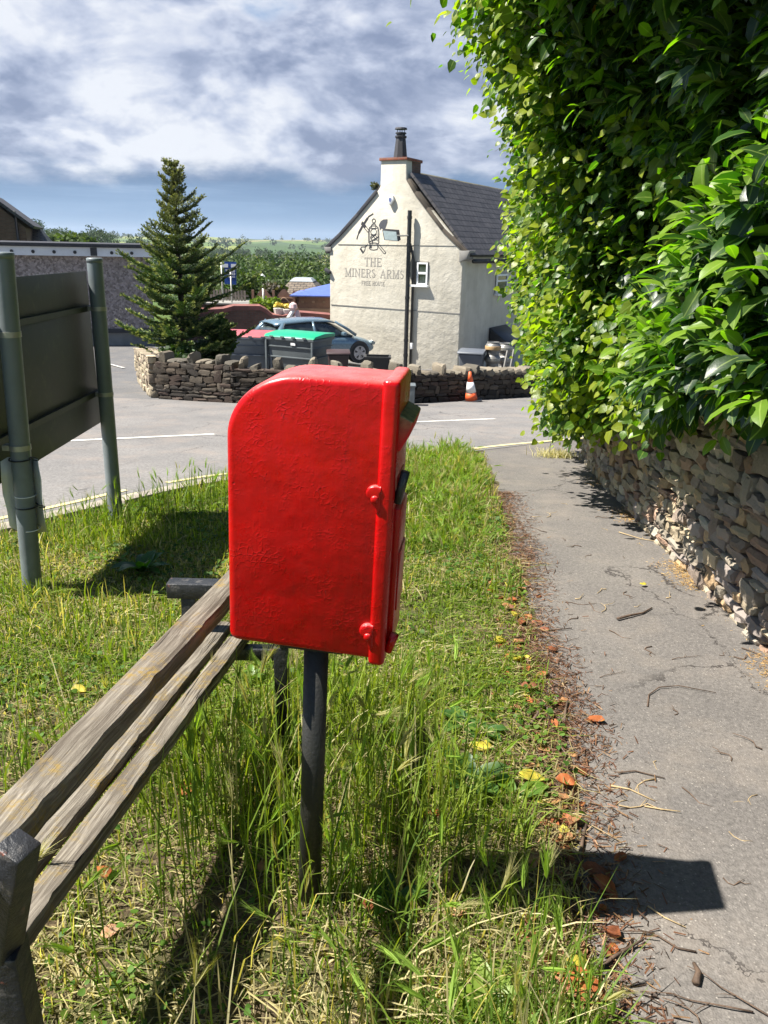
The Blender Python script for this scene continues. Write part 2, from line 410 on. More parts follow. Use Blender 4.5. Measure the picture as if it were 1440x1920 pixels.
M['yellow_line'] = lines('faded yellow road paint', (.58, .50, .26), (.36, .31, .20))
M['kerb'] = plain('kerb stone', (.28, .245, .20), .85, var=.2, bump=.5, sc=40)
def soil():
    m, g = newmat('verge soil and thatch'); v = worldc(g)
    c = g.mix(g.maprange(g.noise(v, 14, 6, .7), .35, .65), (.055, .038, .024), (.15, .115, .065))
    c = g.mix(g.maprange(g.noise(v, 70, 5, .75), .48, .62), c, (.24, .185, .10))
    c = g.mix(g.maprange(g.noise(v, 3.2, 4, .6), .48, .60, 0, .65), c, (.07, .10, .022))
    finish(g, c, .95, 0, g.noise(v, 60, 6, .75), .9, .03, .2); return m
M['soil'] = soil()
def ground_m():
    m, g = newmat('far ground'); v = worldc(g)
    c = g.mix(g.maprange(g.noise(v, .02, 5, .6), .4, .6), (.055, .085, .022), (.12, .17, .035))
    vt = g.node('ShaderNodeTexVoronoi', {'Scale': .0075}, feature='F1'); g.l.new(scaled(g, v, (1, .35, 0)), vt.inputs['Vector'])
    fieldc = g.ramp(g.node('ShaderNodeSeparateXYZ', {0: vt.outputs['Color']}).outputs[0], [(0, (.05, .085, .03)), (.35, (.085, .13, .035)), (.6, (.17, .20, .05)), (.85, (.22, .21, .08)), (1, (.06, .10, .03))], 'CONSTANT')
    sy = g.node('ShaderNodeSeparateXYZ', {0: v}).outputs[1]
    c = g.mix(g.maprange(sy, 120, 260), c, fieldc)
    ve = g.node('ShaderNodeTexVoronoi', {'Scale': .0075}, feature='DISTANCE_TO_EDGE'); g.l.new(scaled(g, v, (1, .35, 0)), ve.inputs['Vector'])
    c = g.mix(g.maprange(ve.outputs[0], .02, .05, .85, 0), c, (.022, .04, .016))
    finish(g, c, .95, 0, None, spec=.1); return m
M['ground'] = ground_m()
def render_wall():
    m, g = newmat('cream rough render'); v = objc(g)
    c = g.mix(g.maprange(g.noise(v, 1.1, 6, .6), .32, .68), (.50, .46, .37), (.63, .585, .485))
    st = g.noise(scaled(g, v, (2.2, 2.2, .25)), 2, 4, .6); c = g.mix(g.maprange(st, .52, .72, 0, .35), c, (.40, .36, .28))
    c = g.mix(g.maprange(g.noise(v, 6, 6, .7), .60, .74, 0, .5), c, (.34, .31, .25))
    finish(g, c, .9, 0, g.math('ADD', g.noise(v, 3.5, 5, .6), g.math('MULTIPLY', g.noise(v, 22, 4, .7), .25)), .55, .05, .2); return m
M['render'] = render_wall()
def slate(name, c1, c2, sx=3.2, sz=5.0):
    m, g = newmat(name); v = g.node('ShaderNodeTexCoord').outputs['UV']
    br = g.node('ShaderNodeTexBrick', {'Scale': 1.0, 'Color1': (*c1, 1), 'Color2': (*c2, 1), 'Mortar': (.008, .008, .009, 1), 'Mortar Size': .022, 'Brick Width': .34, 'Row Height': .26, 'Bias': -.2}); br.offset = .5
    g.l.new(v, br.inputs['Vector'])
    row = g.math('FRACT', g.math('DIVIDE', g.node('ShaderNodeSeparateXYZ', {0: v}).outputs[1], .26))
    c = g.mix(g.maprange(g.noise(v, 2.2, 5, .65), .4, .7, 0, .5), br.outputs['Color'], tuple(x*1.35 for x in c2))
    c = g.mix(g.maprange(row, .0, .14, .75, 0), c, (.008, .008, .009))
    finish(g, c, .6, 0, g.math('SUBTRACT', g.math('MULTIPLY', br.outputs['Fac'], -.5), row), .7, .03, .4); return m
M['slate'] = slate('dark slate', (.036, .034, .036), (.060, .056, .058))
M['slate2'] = slate('brown stone slate', (.12, .095, .07), (.17, .135, .10))
def brickm(name, c1, c2, mort, sc=1.0):
    m, g = newmat(name); v = objc(g)
    s = g.node('ShaderNodeSeparateXYZ', {0: v}); vv = g.node('ShaderNodeCombineXYZ', {0: g.math('ADD', s.outputs[0], s.outputs[1]), 1: s.outputs[2]})
    br = g.node('ShaderNodeTexBrick', {'Scale': sc, 'Color1': (*c1, 1), 'Color2': (*c2, 1), 'Mortar': (*mort, 1), 'Mortar Size': .010, 'Brick Width': .225, 'Row Height': .075}); g.l.new(vv.outputs[0], br.inputs['Vector'])
    c = g.mix(g.maprange(g.noise(v, 2, 5, .6), .4, .7, 0, .5), br.outputs['Color'], tuple(x*.5 for x in c1))
    finish(g, c, .85, 0, g.math('MULTIPLY', br.outputs['Fac'], -1.0), .5, .01, .2); return m
M['brick'] = brickm('red brick', (.24, .075, .045), (.30, .11, .065), (.17, .14, .12))
M['brickdark'] = brickm('brown brick', (.12, .065, .048), (.17, .09, .065), (.12, .10, .09))
def pebble():
    m, g = newmat('pebble dash'); v = objc(g)
    vt = g.node('ShaderNodeTexVoronoi', {'Scale': 16.0}, feature='F1'); g.l.new(v, vt.inputs['Vector'])
    c = g.mix(g.node('ShaderNodeSeparateXYZ', {0: vt.outputs['Color']}).outputs[0], (.15, .125, .115), (.40, .345, .33))
    c = g.mix(g.maprange(g.noise(v, .7, 4), .4, .65, 0, .3), c, (.15, .13, .12))
    finish(g, c, .9, 0, vt.outputs['Distance'], .8, .03, .2); return m
M['pebble'] = pebble()
M['concrete'] = plain('aged concrete', (.23, .22, .20), .9, var=.2, bump=.5, sc=8)
M['fascia'] = plain('white painted fascia', (.66, .67, .70), .6, var=.08, bump=.2, sc=6, dirt=.15)
M['roofdark'] = plain('felt roof edge', (.035, .035, .04), .7)
M['stone'] = attr_mat('sandstone rubble', .88, 0, .9, 46, .25)
M['mortar'] = plain('earthy joints', (.070, .058, .045), .95, var=.3, bump=.8, sc=60)
M['laurel'] = attr_mat('laurel leaf', .40, .34, .12, 40, .5, True, tgain=(2.1, 3.0, .35))
M['linden'] = attr_mat('lime leaf', .40, .45, .2, 60, .38, True, tgain=(2.1, 2.7, .4))
M['grass'] = attr_mat('grass blade', .6, .38, 0, 60, .28, tgain=(1.8, 1.8, .5))
M['foliage'] = attr_mat('tree foliage', .6, .25, 0, 60, .25, tgain=(1.6, 1.7, .5))
M['needle'] = attr_mat('fir needles', .5, .15, 0, 60, .3, tgain=(1.5, 1.6, .5))
M['deadleaf'] = attr_mat('dead leaf', .5, .2, .3, 120, .4, True, tgain=(1.6, 1.3, .6))
M['twig'] = plain('twig bark', (.095, .060, .038), .8, var=.4, bump=.4, sc=90)
M['strawtwig'] = plain('dry stalk', (.34, .25, .13), .8, var=.3, bump=.2, sc=90)
M['bark'] = plain('tree bark', (.06, .045, .032), .9, var=.35, bump=.9, sc=20)
M['upvc'] = plain('white window frame', (.78, .78, .77), .35, var=.03)
def glass():
    m, g = newmat('window glass'); finish(g, g.mix(g.maprange(g.noise(objc(g), 3, 3), .4, .6), (.015, .022, .022), (.05, .062, .060)), .06, 0, None, spec=.9); return m
M['glass'] = glass()
M['carpaint'] = plain('dark blue-grey car paint', (.13, .20, .25), .22, .30, var=.08, bump=0, sc=3, spec=.6, coat=.6)
M['tyre'] = plain('tyre rubber', (.02, .02, .02), .8)
M['alloy'] = plain('alloy wheel', (.45, .45, .47), .3, .8)
M['tail'] = plain('rear lamp lens', (.30, .01, .01), .2)
M['binblue'] = plain('faded grey-blue bin plastic', (.095, .115, .14), .55, var=.15, bump=.2, sc=8, dirt=.3)
M['bingrey'] = plain('dark grey bin plastic', (.10, .115, .12), .5, var=.15, bump=.2, sc=8, dirt=.2)
M['binlight'] = plain('galvanised bin side', (.33, .36, .36), .45, .2, var=.15, sc=8)
M['lidred'] = plain('faded red lid', (.40, .085, .10), .6, var=.25, bump=.4, sc=12, dirt=.3)
M['lidgreen'] = plain('green lid', (.010, .30, .15), .4, var=.1, bump=.2, sc=10)
M['binbrown'] = plain('brown bin plastic', (.055, .032, .032), .5, var=.15)
M['wheeliegrey'] = plain('grey wheelie bin', (.105, .115, .13), .45, var=.12, sc=10)
M['orange'] = plain('cone orange', (.75, .115, .03), .55, var=.12, dirt=.15, sc=30)
M['white'] = plain('reflective white', (.78, .77, .75), .5, var=.05, dirt=.1)
M['coping'] = plain('red coping', (.20, .075, .062), .8, var=.25, bump=.5, sc=12)
M['fencewood'] = plain('stained fence panel', (.27, .15, .10), .8, var=.25, bump=.4, sc=12)
M['paledwood'] = plain('pale timber boards', (.36, .23, .15), .8, var=.2, bump=.3, sc=10)
M['bluefelt'] = plain('blue roof sheet', (.085, .13, .38), .5, var=.1)
M['signblue'] = plain('blue banner', (.008, .055, .27), .5, var=.06)
M['text'] = plain('faded grey lettering', (.33, .305, .265), .8, var=.2)
M['ink'] = plain('black emblem paint', (.03, .03, .035), .7)
M['shovelgrey'] = plain('grey emblem paint', (.075, .078, .09), .7)
M['lampglass'] = plain('floodlight glass', (.25, .30, .30), .15, var=.1)
M['yellowpaper'] = plain('yellow tag', (.75, .80, .02), .5, var=.05)
M['pinkcloth'] = plain('pink parasol cloth', (.60, .42, .42), .8, var=.1)
M['flower'] = plain('yellow petals', (.50, .36, .03), .6, var=.15)
M['terracotta'] = plain('pale planter', (.55, .52, .48), .8)

# ================================================================ SETTING
def polyx(pts, y):      # x on a polyline given as (x, y) sorted by y
    pts = sorted(pts, key=lambda p: p[1]); ys = [p[1] for p in pts]; xs = [p[0] for p in pts]
    return np.interp(y, ys, xs)
KERB = [(-11, -6), (-7, -2.2), (-4.6, .9), (-3.3, 2.75), (-2.26, 4.25), (-1.9, 4.8), (-1.62, 5.25), (-1.22, 5.78), (-.5, 6.45), (.98, 7.8), (1.65, 8.4), (2.3, 9.0), (6, 12.3), (14, 18.5), (30, 31)]
FARE = [(-30, -2), (-24, 4), (-17, 9), (-11, 11.6), (-6.2, 13.0), (-4.6, 13.3), (-3.9, 13.15), (-2.6, 12.75), (-1.2, 12.55), (.4, 13.35), (1.65, 14.5), (3.06, 15.75), (6, 18.3), (14, 25), (30, 39)]
PATHL = [(.40, -3), (.40, .3), (.455, 1.13), (.53, 1.68), (.60, 2.1), (.645, 3.0), (.80, 4.5), (.90, 6), (.99, 7.62), (1.0, 9)]
WALLL = [(1.50, -3), (1.54, .5), (1.60, 2.9), (1.63, 3.6), (1.68, 4.7), (1.76, 5.8), (1.90, 7.0), (1.96, 7.4)]
def resample(pts, n):
    p = np.array(pts, float); s = np.r_[0, np.cumsum(np.hypot(*np.diff(p, axis=0).T))]
    t = np.linspace(0, s[-1], n); return np.c_[np.interp(t, s, p[:, 0]), np.interp(t, s, p[:, 1])]
def strip_sheet(name, A, B, n, off, mat, zf=gzn, bumpy=0):
    """sheet draped on the ground between two matched polylines"""
    A = np.asarray(A, float); B = np.asarray(B, float); m = len(A); t = np.linspace(0, 1, n)[None, :, None]
    Q = A[:, None, :]*(1-t)+B[:, None, :]*t; Q = Q.reshape(-1, 2)
    z = zf(Q[:, 0], Q[:, 1])+off
    if bumpy: z = z+rng.normal(0, bumpy, len(z))
    I = np.arange(m*n).reshape(m, n); T = np.stack([I[:-1, :-1], I[:-1, 1:], I[1:, 1:], I[1:, :-1]], -1).reshape(-1, 4)
    return tag(npmesh(name, np.c_[Q, z], T, mat), kind='structure')
# ground sheet to the horizon
ys = np.r_[np.linspace(-40, 60, 101), 60*np.power(1.035, np.arange(1, 132))]
wd = np.linspace(-1, 1, 121); wd = np.sign(wd)*np.abs(wd)**1.6
G = np.array([[(w*(60+.9*abs(y)), y) for w in wd] for y in ys]).reshape(-1, 2)
zz_ = farz(G[:, 0], G[:, 1])-.07*(G[:, 1] < 33)-.015
I = np.arange(len(G)).reshape(len(ys), len(wd)); T = np.stack([I[:-1, :-1], I[:-1, 1:], I[1:, 1:], I[1:, :-1]], -1).reshape(-1, 4)
tag(npmesh('ground', np.c_[G, zz_], T, M['ground']), kind='structure')
# road
ka = np.array(KERB); fa = np.array(FARE); kk = []; ff = []
for i in range(len(ka)-1):
    n = max(2, int(np.hypot(*(ka[i+1]-ka[i]))/.3))
    for j in range(n): t = j/n; kk.append(ka[i]*(1-t)+ka[i+1]*t); ff.append(fa[i]*(1-t)+fa[i+1]*t)
strip_sheet('road', kk, ff, 40, .004, M['road'])
# car park apron beyond the road, and yard of the pub
yy = np.linspace(11.0, 33, 60); strip_sheet('car_park', np.c_[np.full(60, -34.), yy], np.c_[np.full(60, 16.), yy], 120, -.012, M['carpark'])
# verge and path
yv = np.linspace(-2.9, 7.76, 90)
kx = polyx(KERB, yv); pl = polyx(PATHL, yv)
strip_sheet('verge', np.c_[kx+.06, yv], np.c_[pl+.035, yv], 60, -.002, M['soil'], bumpy=.004)
yp = np.linspace(-2.9, 9.2, 110); pr = np.where(yp < 7.4, polyx(WALLL, yp)+.1, 2.0+.1+(yp-7.4)*1.2)
wob = .018*np.sin(yp*7.1)+.012*np.sin(yp*17.3+1)+.008*np.sin(yp*41)
strip_sheet('path', np.c_[polyx(PATHL, yp)+wob, yp], np.c_[pr, yp], 40, 0, M['path'])
# kerb stones (edge of the road) as one structure
K = resample([p for p in KERB if p[1] < 7.85], 1500)
mb = MB(); i = 0; Kc = [K[0]]; acc = 0
for a, b in zip(K[:-1], K[1:]):
    acc += np.hypot(*(b-a))
    if acc > .62: Kc.append(b); acc = 0
for a, b in zip(Kc[:-1], Kc[1:]):
    d = b-a; L = np.hypot(*d); c = (a+b)/2; an = math.atan2(d[1], d[0]); sl_ = (gz(*b)-gz(*a))/L
    mb.box((c[0], c[1], gz(*c)-.02+random.uniform(-.004, .004)), (L-.012, .11, .13), Matrix.Rotation(an, 3, 'Z') @ Matrix.Rotation(-math.atan(sl_), 3, 'Y'))
tag(mb.build('kerb', M['kerb'], bevel=.012), kind='structure')
# painted lines
def offset_line(pts, d):
    p = np.asarray(pts); t = np.gradient(p, axis=0); t /= np.hypot(t[:, 0], t[:, 1])[:, None]; return p+np.c_[-t[:, 1], t[:, 0]]*d
def line_on_road(name, pts, w, mat, off=.0085):
    a = offset_line(pts, -w/2); b = offset_line(pts, w/2); return strip_sheet(name, a, b, 3, off, mat)
Kr = resample([p for p in KERB if -3 < p[1] < 9.6], 220)
seg = Kr[(Kr[:, 1] > .5) & (Kr[:, 1] < 5.22)]
line_on_road('yellow_line', offset_line(seg, .14), .05, M['yellow_line']); line_on_road('yellow_line', offset_line(seg, .28), .05, M['yellow_line'])
seg = Kr[(Kr[:, 1] > 5.45) & (Kr[:, 1] < 7.55)]
line_on_road('yellow_line', offset_line(seg, .14), .05, M['yellow_line']); line_on_road('yellow_line', offset_line(seg, .28), .05, M['yellow_line'])
def gl(px): return np.array([[P(*q).x, P(*q).y] for q in px])
line_on_road('white_line', resample(gl([(-120, 839), (60, 831), (230, 823), (402, 815)]), 30), .10, M['white_line'])
line_on_road('white_line', resample(gl([(560, 803), (700, 796), (780, 792), (928, 786)]), 20), .10, M['white_line'])
line_on_road('yellow_line', resample(gl([(886, 842), (960, 834), (1086, 823), (1180, 812)]), 20), .07, M['yellow_line'])
line_on_road('white_line', resample(gl([(206, 683), (232, 690)]), 8), .09, M['white_line'], .006)

# ---------------------------------------------------------------- rubble walls
def stones(cells, cols, seed=1, jit=.10, power=.13):
    """cells: (centre, half-sizes(3), rotation 3x3) -> blocky irregular stones in one mesh"""
    r = np.random.default_rng(seed); n = 4
    g = np.linspace(-1, 1, n); faces = []; idx = {}; vs = []
    def vid(p):
        k = tuple(np.round(p, 4))
        if k not in idx: idx[k] = len(vs); vs.append(p)
        return idx[k]
    for ax in range(3):
        for sgn in (-1, 1):
            for i in range(n-1):
                for j in range(n-1):
                    q = []
                    for a, b in ((i, j), (i+1, j), (i+1, j+1), (i, j+1)):
                        p = [0, 0, 0]; p[ax] = sgn; p[(ax+1) % 3] = g[a]; p[(ax+2) % 3] = g[b]; q.append(vid(p))
                    faces.append(q if sgn > 0 else q[::-1])
    T0 = np.array(vs, float); nr = (np.abs(T0)**(1/power)).sum(1)**power; T0 = T0/nr[:, None]*1.01
    T0 = T0*np.array([1, 1, 1]); F0 = np.array(faces); nv = len(T0)
    V = []; Fs = []; C = []
    for i, (c, h, R) in enumerate(cells):
        t = T0+r.normal(0, jit, T0.shape)*np.array([.5, .9, .75])
        t[:, 0] += t[:, 2]*r.normal(0, .13); t[:, 2] += t[:, 0]*r.normal(0, .14)
        t[:, 2] += .12*np.sin(t[:, 0]*2+r.uniform(0, 6)); v = (t*np.array(h)) @ np.array(R).T+np.array(c)
        V.append(v); Fs.append(F0+i*nv)
        base = np.array(cols[r.integers(len(cols))])*r.uniform(.72, 1.25)
        C.append(np.repeat(base[None], nv, 0)*r.uniform(.9, 1.1, (nv, 1)))
    return np.vstack(V), np.vstack(Fs), np.vstack(C)
def wall_cells(A, B, za, zb, h, thick, th=(.05, .12), ln=(.10, .30), seed=3, out=.03):
    """rubble courses on both faces of a straight wall run from A to B"""
    r = random.Random(seed); A = np.array(A, float); B = np.array(B, float); d = B-A; L = float(np.hypot(*d)); an = math.atan2(d[1], d[0])
    sl_ = math.atan2(zb-za, L); R = np.array(Matrix.Rotation(an, 3, 'Z') @ Matrix.Rotation(-sl_, 3, 'Y')); nrm = np.array([-d[1], d[0]])/L
    cells = []
    for side in (-1, 1):
        z = 0
        while z < h-.02:
            hh = min(r.uniform(*th), h-z); s = -r.uniform(0, .1)
            while s < L:
                l = r.uniform(*ln)*(1.0 if hh > .07 else 1.2); l = min(l, max(.06, L-s))
                tall = hh*(1.9 if (r.random() < .10 and z+hh*1.9 < h) else 1.0)
                m = s+l/2
                if 0 <= m <= L:
                    c2 = A+d*(m/L)+nrm*side*(thick/2-.05+r.uniform(-out*.5, out*.5)); zz = za+(zb-za)*m/L+z+tall/2
                    cells.append(((c2[0], c2[1], zz+r.uniform(-.008, .008)), (l/2*.99, .075, tall/2*.98), R))
                s += l
            z += hh
    return cells
def core(mb, A, B, za, zb, h, thick, inset=.05):
    A = Vector((*A, 0)); B = Vector((*B, 0)); n = Vector((-(B-A).y, (B-A).x, 0)).normalized()*(thick/2-inset)
    lo = [A-n, B-n, B+n, A+n]; zs = [za, zb, zb, za]
    mb.hexa([Vector((p.x, p.y, z-.25)) for p, z in zip(lo, zs)], [Vector((p.x, p.y, z+h-.03)) for p, z in zip(lo, zs)])
SC = [(.38, .30, .20), (.32, .26, .18), (.27, .23, .18), (.43, .36, .26), (.23, .18, .145), (.29, .19, .135), (.25, .21, .185), (.36, .31, .25), (.38, .26, .15)]
# dry stone wall under the hedge
root = thing('stone_wall', 'dry stone retaining wall of rough tan and brown sandstone under the laurel hedge', 'wall', (1.9, 4.5, gz(1.9, 4.5)))
mb = MB(); cl = []
Wp = WALLL[1:]
for k, (a, b) in enumerate(zip(Wp[:-1], Wp[1:])):
    a2 = (a[0]+.2, a[1]); b2 = (b[0]+.2, b[1]); za, zb = gz(*a)-.02, gz(*b)-.02
    cl += [c for c in wall_cells(a2, b2, za, zb, 1.02, .40, (.028, .088), (.06, .21), 40+k)]
    core(mb, a2, b2, za, zb, 1.0, .40)
a2, b2 = (2.12, 7.42), (5.5, 10.6); cl += wall_cells(a2, b2, gz(*a2), gz(*b2), 1.0, .4, seed=77); core(mb, a2, b2, gz(*a2), gz(*b2), .98, .4)
V_, F_, C_ = stones(cl, SC, 5, .10)
o = npmesh('stonework', V_, F_, M['stone'], C_, parent=root, origin=tuple(root.location), smooth=True, quads=True); o.location = (0, 0, 0); sharp(o, 28)
o = mb.build('core', M['mortar'], root); o.location = -root.location
# wall across the road, with upright coping stones
FW = [(-3.93, 13.62), (-2.5, 13.02), (-.93, 12.9), (.4, 13.75), (1.65, 14.88), (3.06, 16.1), (6, 18.8), (10, 22.4)]
def topz(u, v, Y): return at(u, v, Y).z
FH = [.68, .60, .56, .53, .48, .46, .46, .46]
root2 = thing('boundary_wall', 'low dark sandstone wall, shade painted into its stone, with upright coping stones across the road, in front of the bins', 'wall', (-.5, 13.3, gz(-.5, 13.3)))
mb = MB(); cl = []; cope = []
FC = [(.060, .048, .037), (.08, .062, .046), (.045, .038, .031), (.095, .078, .06), (.07, .05, .04), (.038, .032, .027)]  # dark stone, with the shade of the road face put into its colours
for k, (a, b) in enumerate(zip(FW[:-1], FW[1:])):
    h = (FH[k]+FH[k+1])/2; za, zb = gz(*a), gz(*b)
    cl += wall_cells(a, b, za, zb, h, .34, (.05, .115), (.11, .32), 90+k, .015); core(mb, a, b, za, zb, h, .34)
    L = math.hypot(b[0]-a[0], b[1]-a[1]); an = math.atan2(b[1]-a[1], b[0]-a[0]); n = int(L/.19)
    for j in range(n):
        t = (j+.5)/n; x = a[0]+(b[0]-a[0])*t; y = a[1]+(b[1]-a[1])*t; z = gz(x, y)+h
        R = np.array(rot(0, random.uniform(-.12, .12), an))
        if x < 1.35:
            tall = (j % 3 == 0)
            if tall: cope.append(((x, y, z+.06), (.045+random.uniform(0, .03), .15, .115+random.uniform(-.03, .03)), R))
            elif random.random() < .8: cope.append(((x, y, z+.0), (.085, .16, .045+random.uniform(0, .02)), R))
        else: cope.append(((x, y, z+.035), (.10, .19, .085+random.uniform(-.01, .02)), R))
ra_, rb_ = (-4.02, 13.7), (-5.05, 16.2)
cr = wall_cells(ra_, rb_, gz(*ra_), gz(*rb_), .72, .34, (.07, .14), (.14, .36), 131, .03); core(mb, ra_, rb_, gz(*ra_), gz(*rb_), .72, .34)
Va, Fa, Ca = stones(cl, FC, 8, .09); Vb, Fb, Cb = stones(cr, [(.30, .25, .18), (.36, .30, .21), (.25, .20, .15)], 18, .09); V_ = np.vstack([Va, Vb]); F_ = np.vstack([Fa, Fb+len(Va)]); C_ = np.vstack([Ca, Cb]); o = npmesh('stonework', V_, F_, M['stone'], C_, parent=root2, origin=tuple(root2.location), quads=True); o.location = (0, 0, 0); sharp(o, 30)  # return kept paler, without the shade put into the face stones
V_, F_, C_ = stones(cope, [(.15, .13, .10), (.19, .16, .12), (.10, .088, .07)], 9, .08, .2); o = npmesh('coping', V_, F_, M['stone'], C_, parent=root2, origin=tuple(root2.location), quads=True); o.location = (0, 0, 0); sharp(o, 30)
o = mb.build('core', M['mortar'], root2); o.location = -root2.location
pt = onplane((-4.02, 13.55, 0), math.radians(112), 289, 702)
tg = P(292, 725); o = MB().box((0, 0, 0), (.012, .20, .24)).build('notice', M['yellowpaper'], None, bevel=.002)
o.location = (-4.46, 14.32, at(289, 702, 14.3).z); o.rotation_euler = (0, 0, math.radians(22)); tag(o, 'small bright yellow tag fixed to the end of the boundary wall', 'sign')

# ================================================================ MAILBOX
mbx = thing('mailbox', 'red mailbox with rounded back and thick old paint, on a dark post in the grass', 'mailbox', (-.150, 1.415, -.004))
mbx.rotation_euler = (0, math.radians(1.9), math.radians(-8.0)); BX0, BX1, BW = -.166, .126, .152    # local x along the side, y across
ZB, ZT = .706, 1.238
TAPER = 0
def side_profile(x0, x1, zb, zt, r, rb=.018):
    p = []
    for k in range(15):
        a = math.pi/2+math.pi/2*k/14; p.append((x0+r*1.15+r*1.15*math.cos(a), zt-r+r*math.sin(a)))
    for k in range(5): a = math.pi+math.pi/2*k/4; p.append((x0+rb+rb*math.cos(a), zb+rb+rb*math.sin(a)))
    p.append((x1, zb-.006)); p.append((x1, zt)); return p
prof = side_profile(BX0, BX1, ZB, ZT, .120)
body = MB().prism([(x, -BW/2, z) for x, z in prof], (0, BW, 0)).build('body', M['red'], mbx, bevel=.013, seg=4)
# slow waviness of the cast side
fr = MB().prism([(x, -BW/2-.008, z) for x, z in [(BX1-.012, ZB-.014), (BX1+.020, ZB-.014), (BX1+.020, ZT+.006), (BX1-.012, ZT+.006)]], (0, BW+.016, 0)).build('front_frame', M['red'], mbx, bevel=.010, seg=4)
# hollow look of the front: door set in
dr = MB().prism([(BX1+.0165, -BW/2+.022, ZB+.02), (BX1+.0165, BW/2-.022, ZB+.02), (BX1+.0165, BW/2-.022, ZB+.30), (BX1+.0165, -BW/2+.022, ZB+.30)], (.014, 0, 0)).build('door', M['red'], mbx, bevel=.004)
MB().box((BX1+.0315, 0, ZB+.15), (.004, .085, .12)).build('plate', M['red'], dr, bevel=.001)
for s_ in (0, 1):
    MB().tube([(BX1+.024, -BW/2+.012, ZB+(.315 if s_ else .012)-.0), (BX1+.036, -BW/2+.012, ZB+(.375 if s_ else .05))], .008, 10).build('hinge', M['black'] if s_ else M['red'], mbx, smooth=True)
hd = MB().prism([(BX1+.014, -.066, z) if 0 else (x, -.066, z) for x, z in [(BX1+.014, ZT-.052), (BX1+.045, ZT-.066), (BX1+.038, ZT-.094), (BX1+.024, ZT-.120), (BX1+.014, ZT-.128)]], (0, .132, 0)).build('posting_hood', M['hood'], mbx, bevel=.004)
MB().prism([(BX1+.017, -BW/2+.03, ZT-.22), (BX1+.017, BW/2-.03, ZT-.22), (BX1+.017, BW/2-.03, ZT-.175), (BX1+.017, -BW/2+.03, ZT-.175)], (.006, 0, 0)).build('collection_plate', M['red'], mbx, bevel=.002)
for zc, nm in ((ZT-.212, 0), (ZB+.045, 1)):
    pts = []
    for k in range(13):
        a = math.radians(60+200*k/12); pts.append((BX1-.014+.017*math.cos(a), zc+.014+.015*math.sin(a)))
    pts += [(BX1-.010, zc-.026), (BX1-.003, zc-.020), (BX1-.003, zc+.032)]
    lug = MB().prism([(x, -BW/2-.0100, z) for x, z in pts], (0, .015, 0)).build('lug', M['red'], mbx, bevel=.004, seg=3)
    MB().lathe([(.0075, 0), (.0075, .002), (.006, .004), (.003, .005)], 14).build('rivet', M['red'], lug, smooth=True).matrix_local = Matrix.Translation((BX1-.014, -BW/2-.0095, zc+.004)) @ Matrix.Rotation(math.pi/2, 4, 'X')
MB().tube([(-.005, 0, -.12), (-.005, 0, ZB+.004)], .0255, 28).build('post', M['post'], mbx, smooth=True)
MB().box((-.005, 0, ZB-.012), (.13, .10, .012)).build('mounting_plate', M['post'], mbx, bevel=.003)

# ================================================================ BENCH
bn = thing('bench', 'old bench with three weathered grey wooden rails and a black steel frame, seen from behind', 'bench', (-.40, 1.35, gz(-.4, 1.35)))
D = Vector((.12, 1, -.078)).normalized()
rz_ = -math.atan2(D.x, D.y); pitch = math.asin(D.z)
def zpt(u, v, z): r = ray(u, v); t = (z-EYE[2])/r[2]; return Vector(EYE+r*t)
def rail(u0, u1, v, z, depth, y0, y1, seed):
    a = zpt(u0, v, z); b = zpt(u1, v, z); w = (b-a).length*.97; c = (a+b)/2
    r = random.Random(seed); n = 60; V = []; F = []
    t0 = (y0-c.y)/D.y; t1 = (y1-c.y)/D.y; L = t1-t0; ph = r.uniform(0, 6)
    for i in range(n+1):
        yy_ = -L/2+L*i/n; wv_ = .0009*math.sin(i*.41+ph)+.0006*math.sin(i*1.7+ph)+(-.0035 if r.random() < .05 else 0)
        V += [(-w/2+.0010*math.sin(i*.33), yy_, 0), (w/2+wv_, yy_, -.001*abs(math.sin(i*.7+ph))), (w/2+wv_*.6, yy_, -depth), (-w/2, yy_, -depth)]
    for i in range(n):
        for k in range(4): F.append((i*4+k, i*4+(k+1) % 4, (i+1)*4+(k+1) % 4, (i+1)*4+k))
    F += [(3, 2, 1, 0), tuple(n*4+k for k in range(4))]
    m_ = MB(); m_.add(V, F); o = m_.build('rail', M['wood'], bn, bevel=.003, seg=2)
    mid = c+D*((t0+t1)/2); o.location = mid-bn.location
    o.rotation_mode = 'XYZ'; o.rotation_euler = (pitch, 0, rz_)
    return c
rail(-30, 60, 1526, .77, .038, .50, 2.12, 1)
sa = rail(165, 212, 1526, .415, .036, .90, 2.12, 3)
rail(92, 143, 1526, .430, .030, .90, 2.12, 2)
rail(18, 68, 1526, .430, .034, .90, 2.12, 4)
def beam(name, a, b, w, h, mat, parent, par=bn):
    a = Vector(a); b = Vector(b); d = (b-a); L = d.length; q = d.to_track_quat('X', 'Z').to_matrix()
    o = MB().box((0, 0, 0), (L, w, h)).build(name, mat, par, bevel=.003); o.matrix_local = Matrix.Translation((a+b)/2-par.location) @ q.to_4x4(); return o
sl_b = lambda y: sa.z-.078*(y-sa.y)                      # seat top height
sx_b = lambda y: sa.x+.12*(y-sa.y)                      # middle of the outer seat rail
T_n = zpt(34, 1584, .805); Q_n = at(4, 1775, T_n.y+.02)
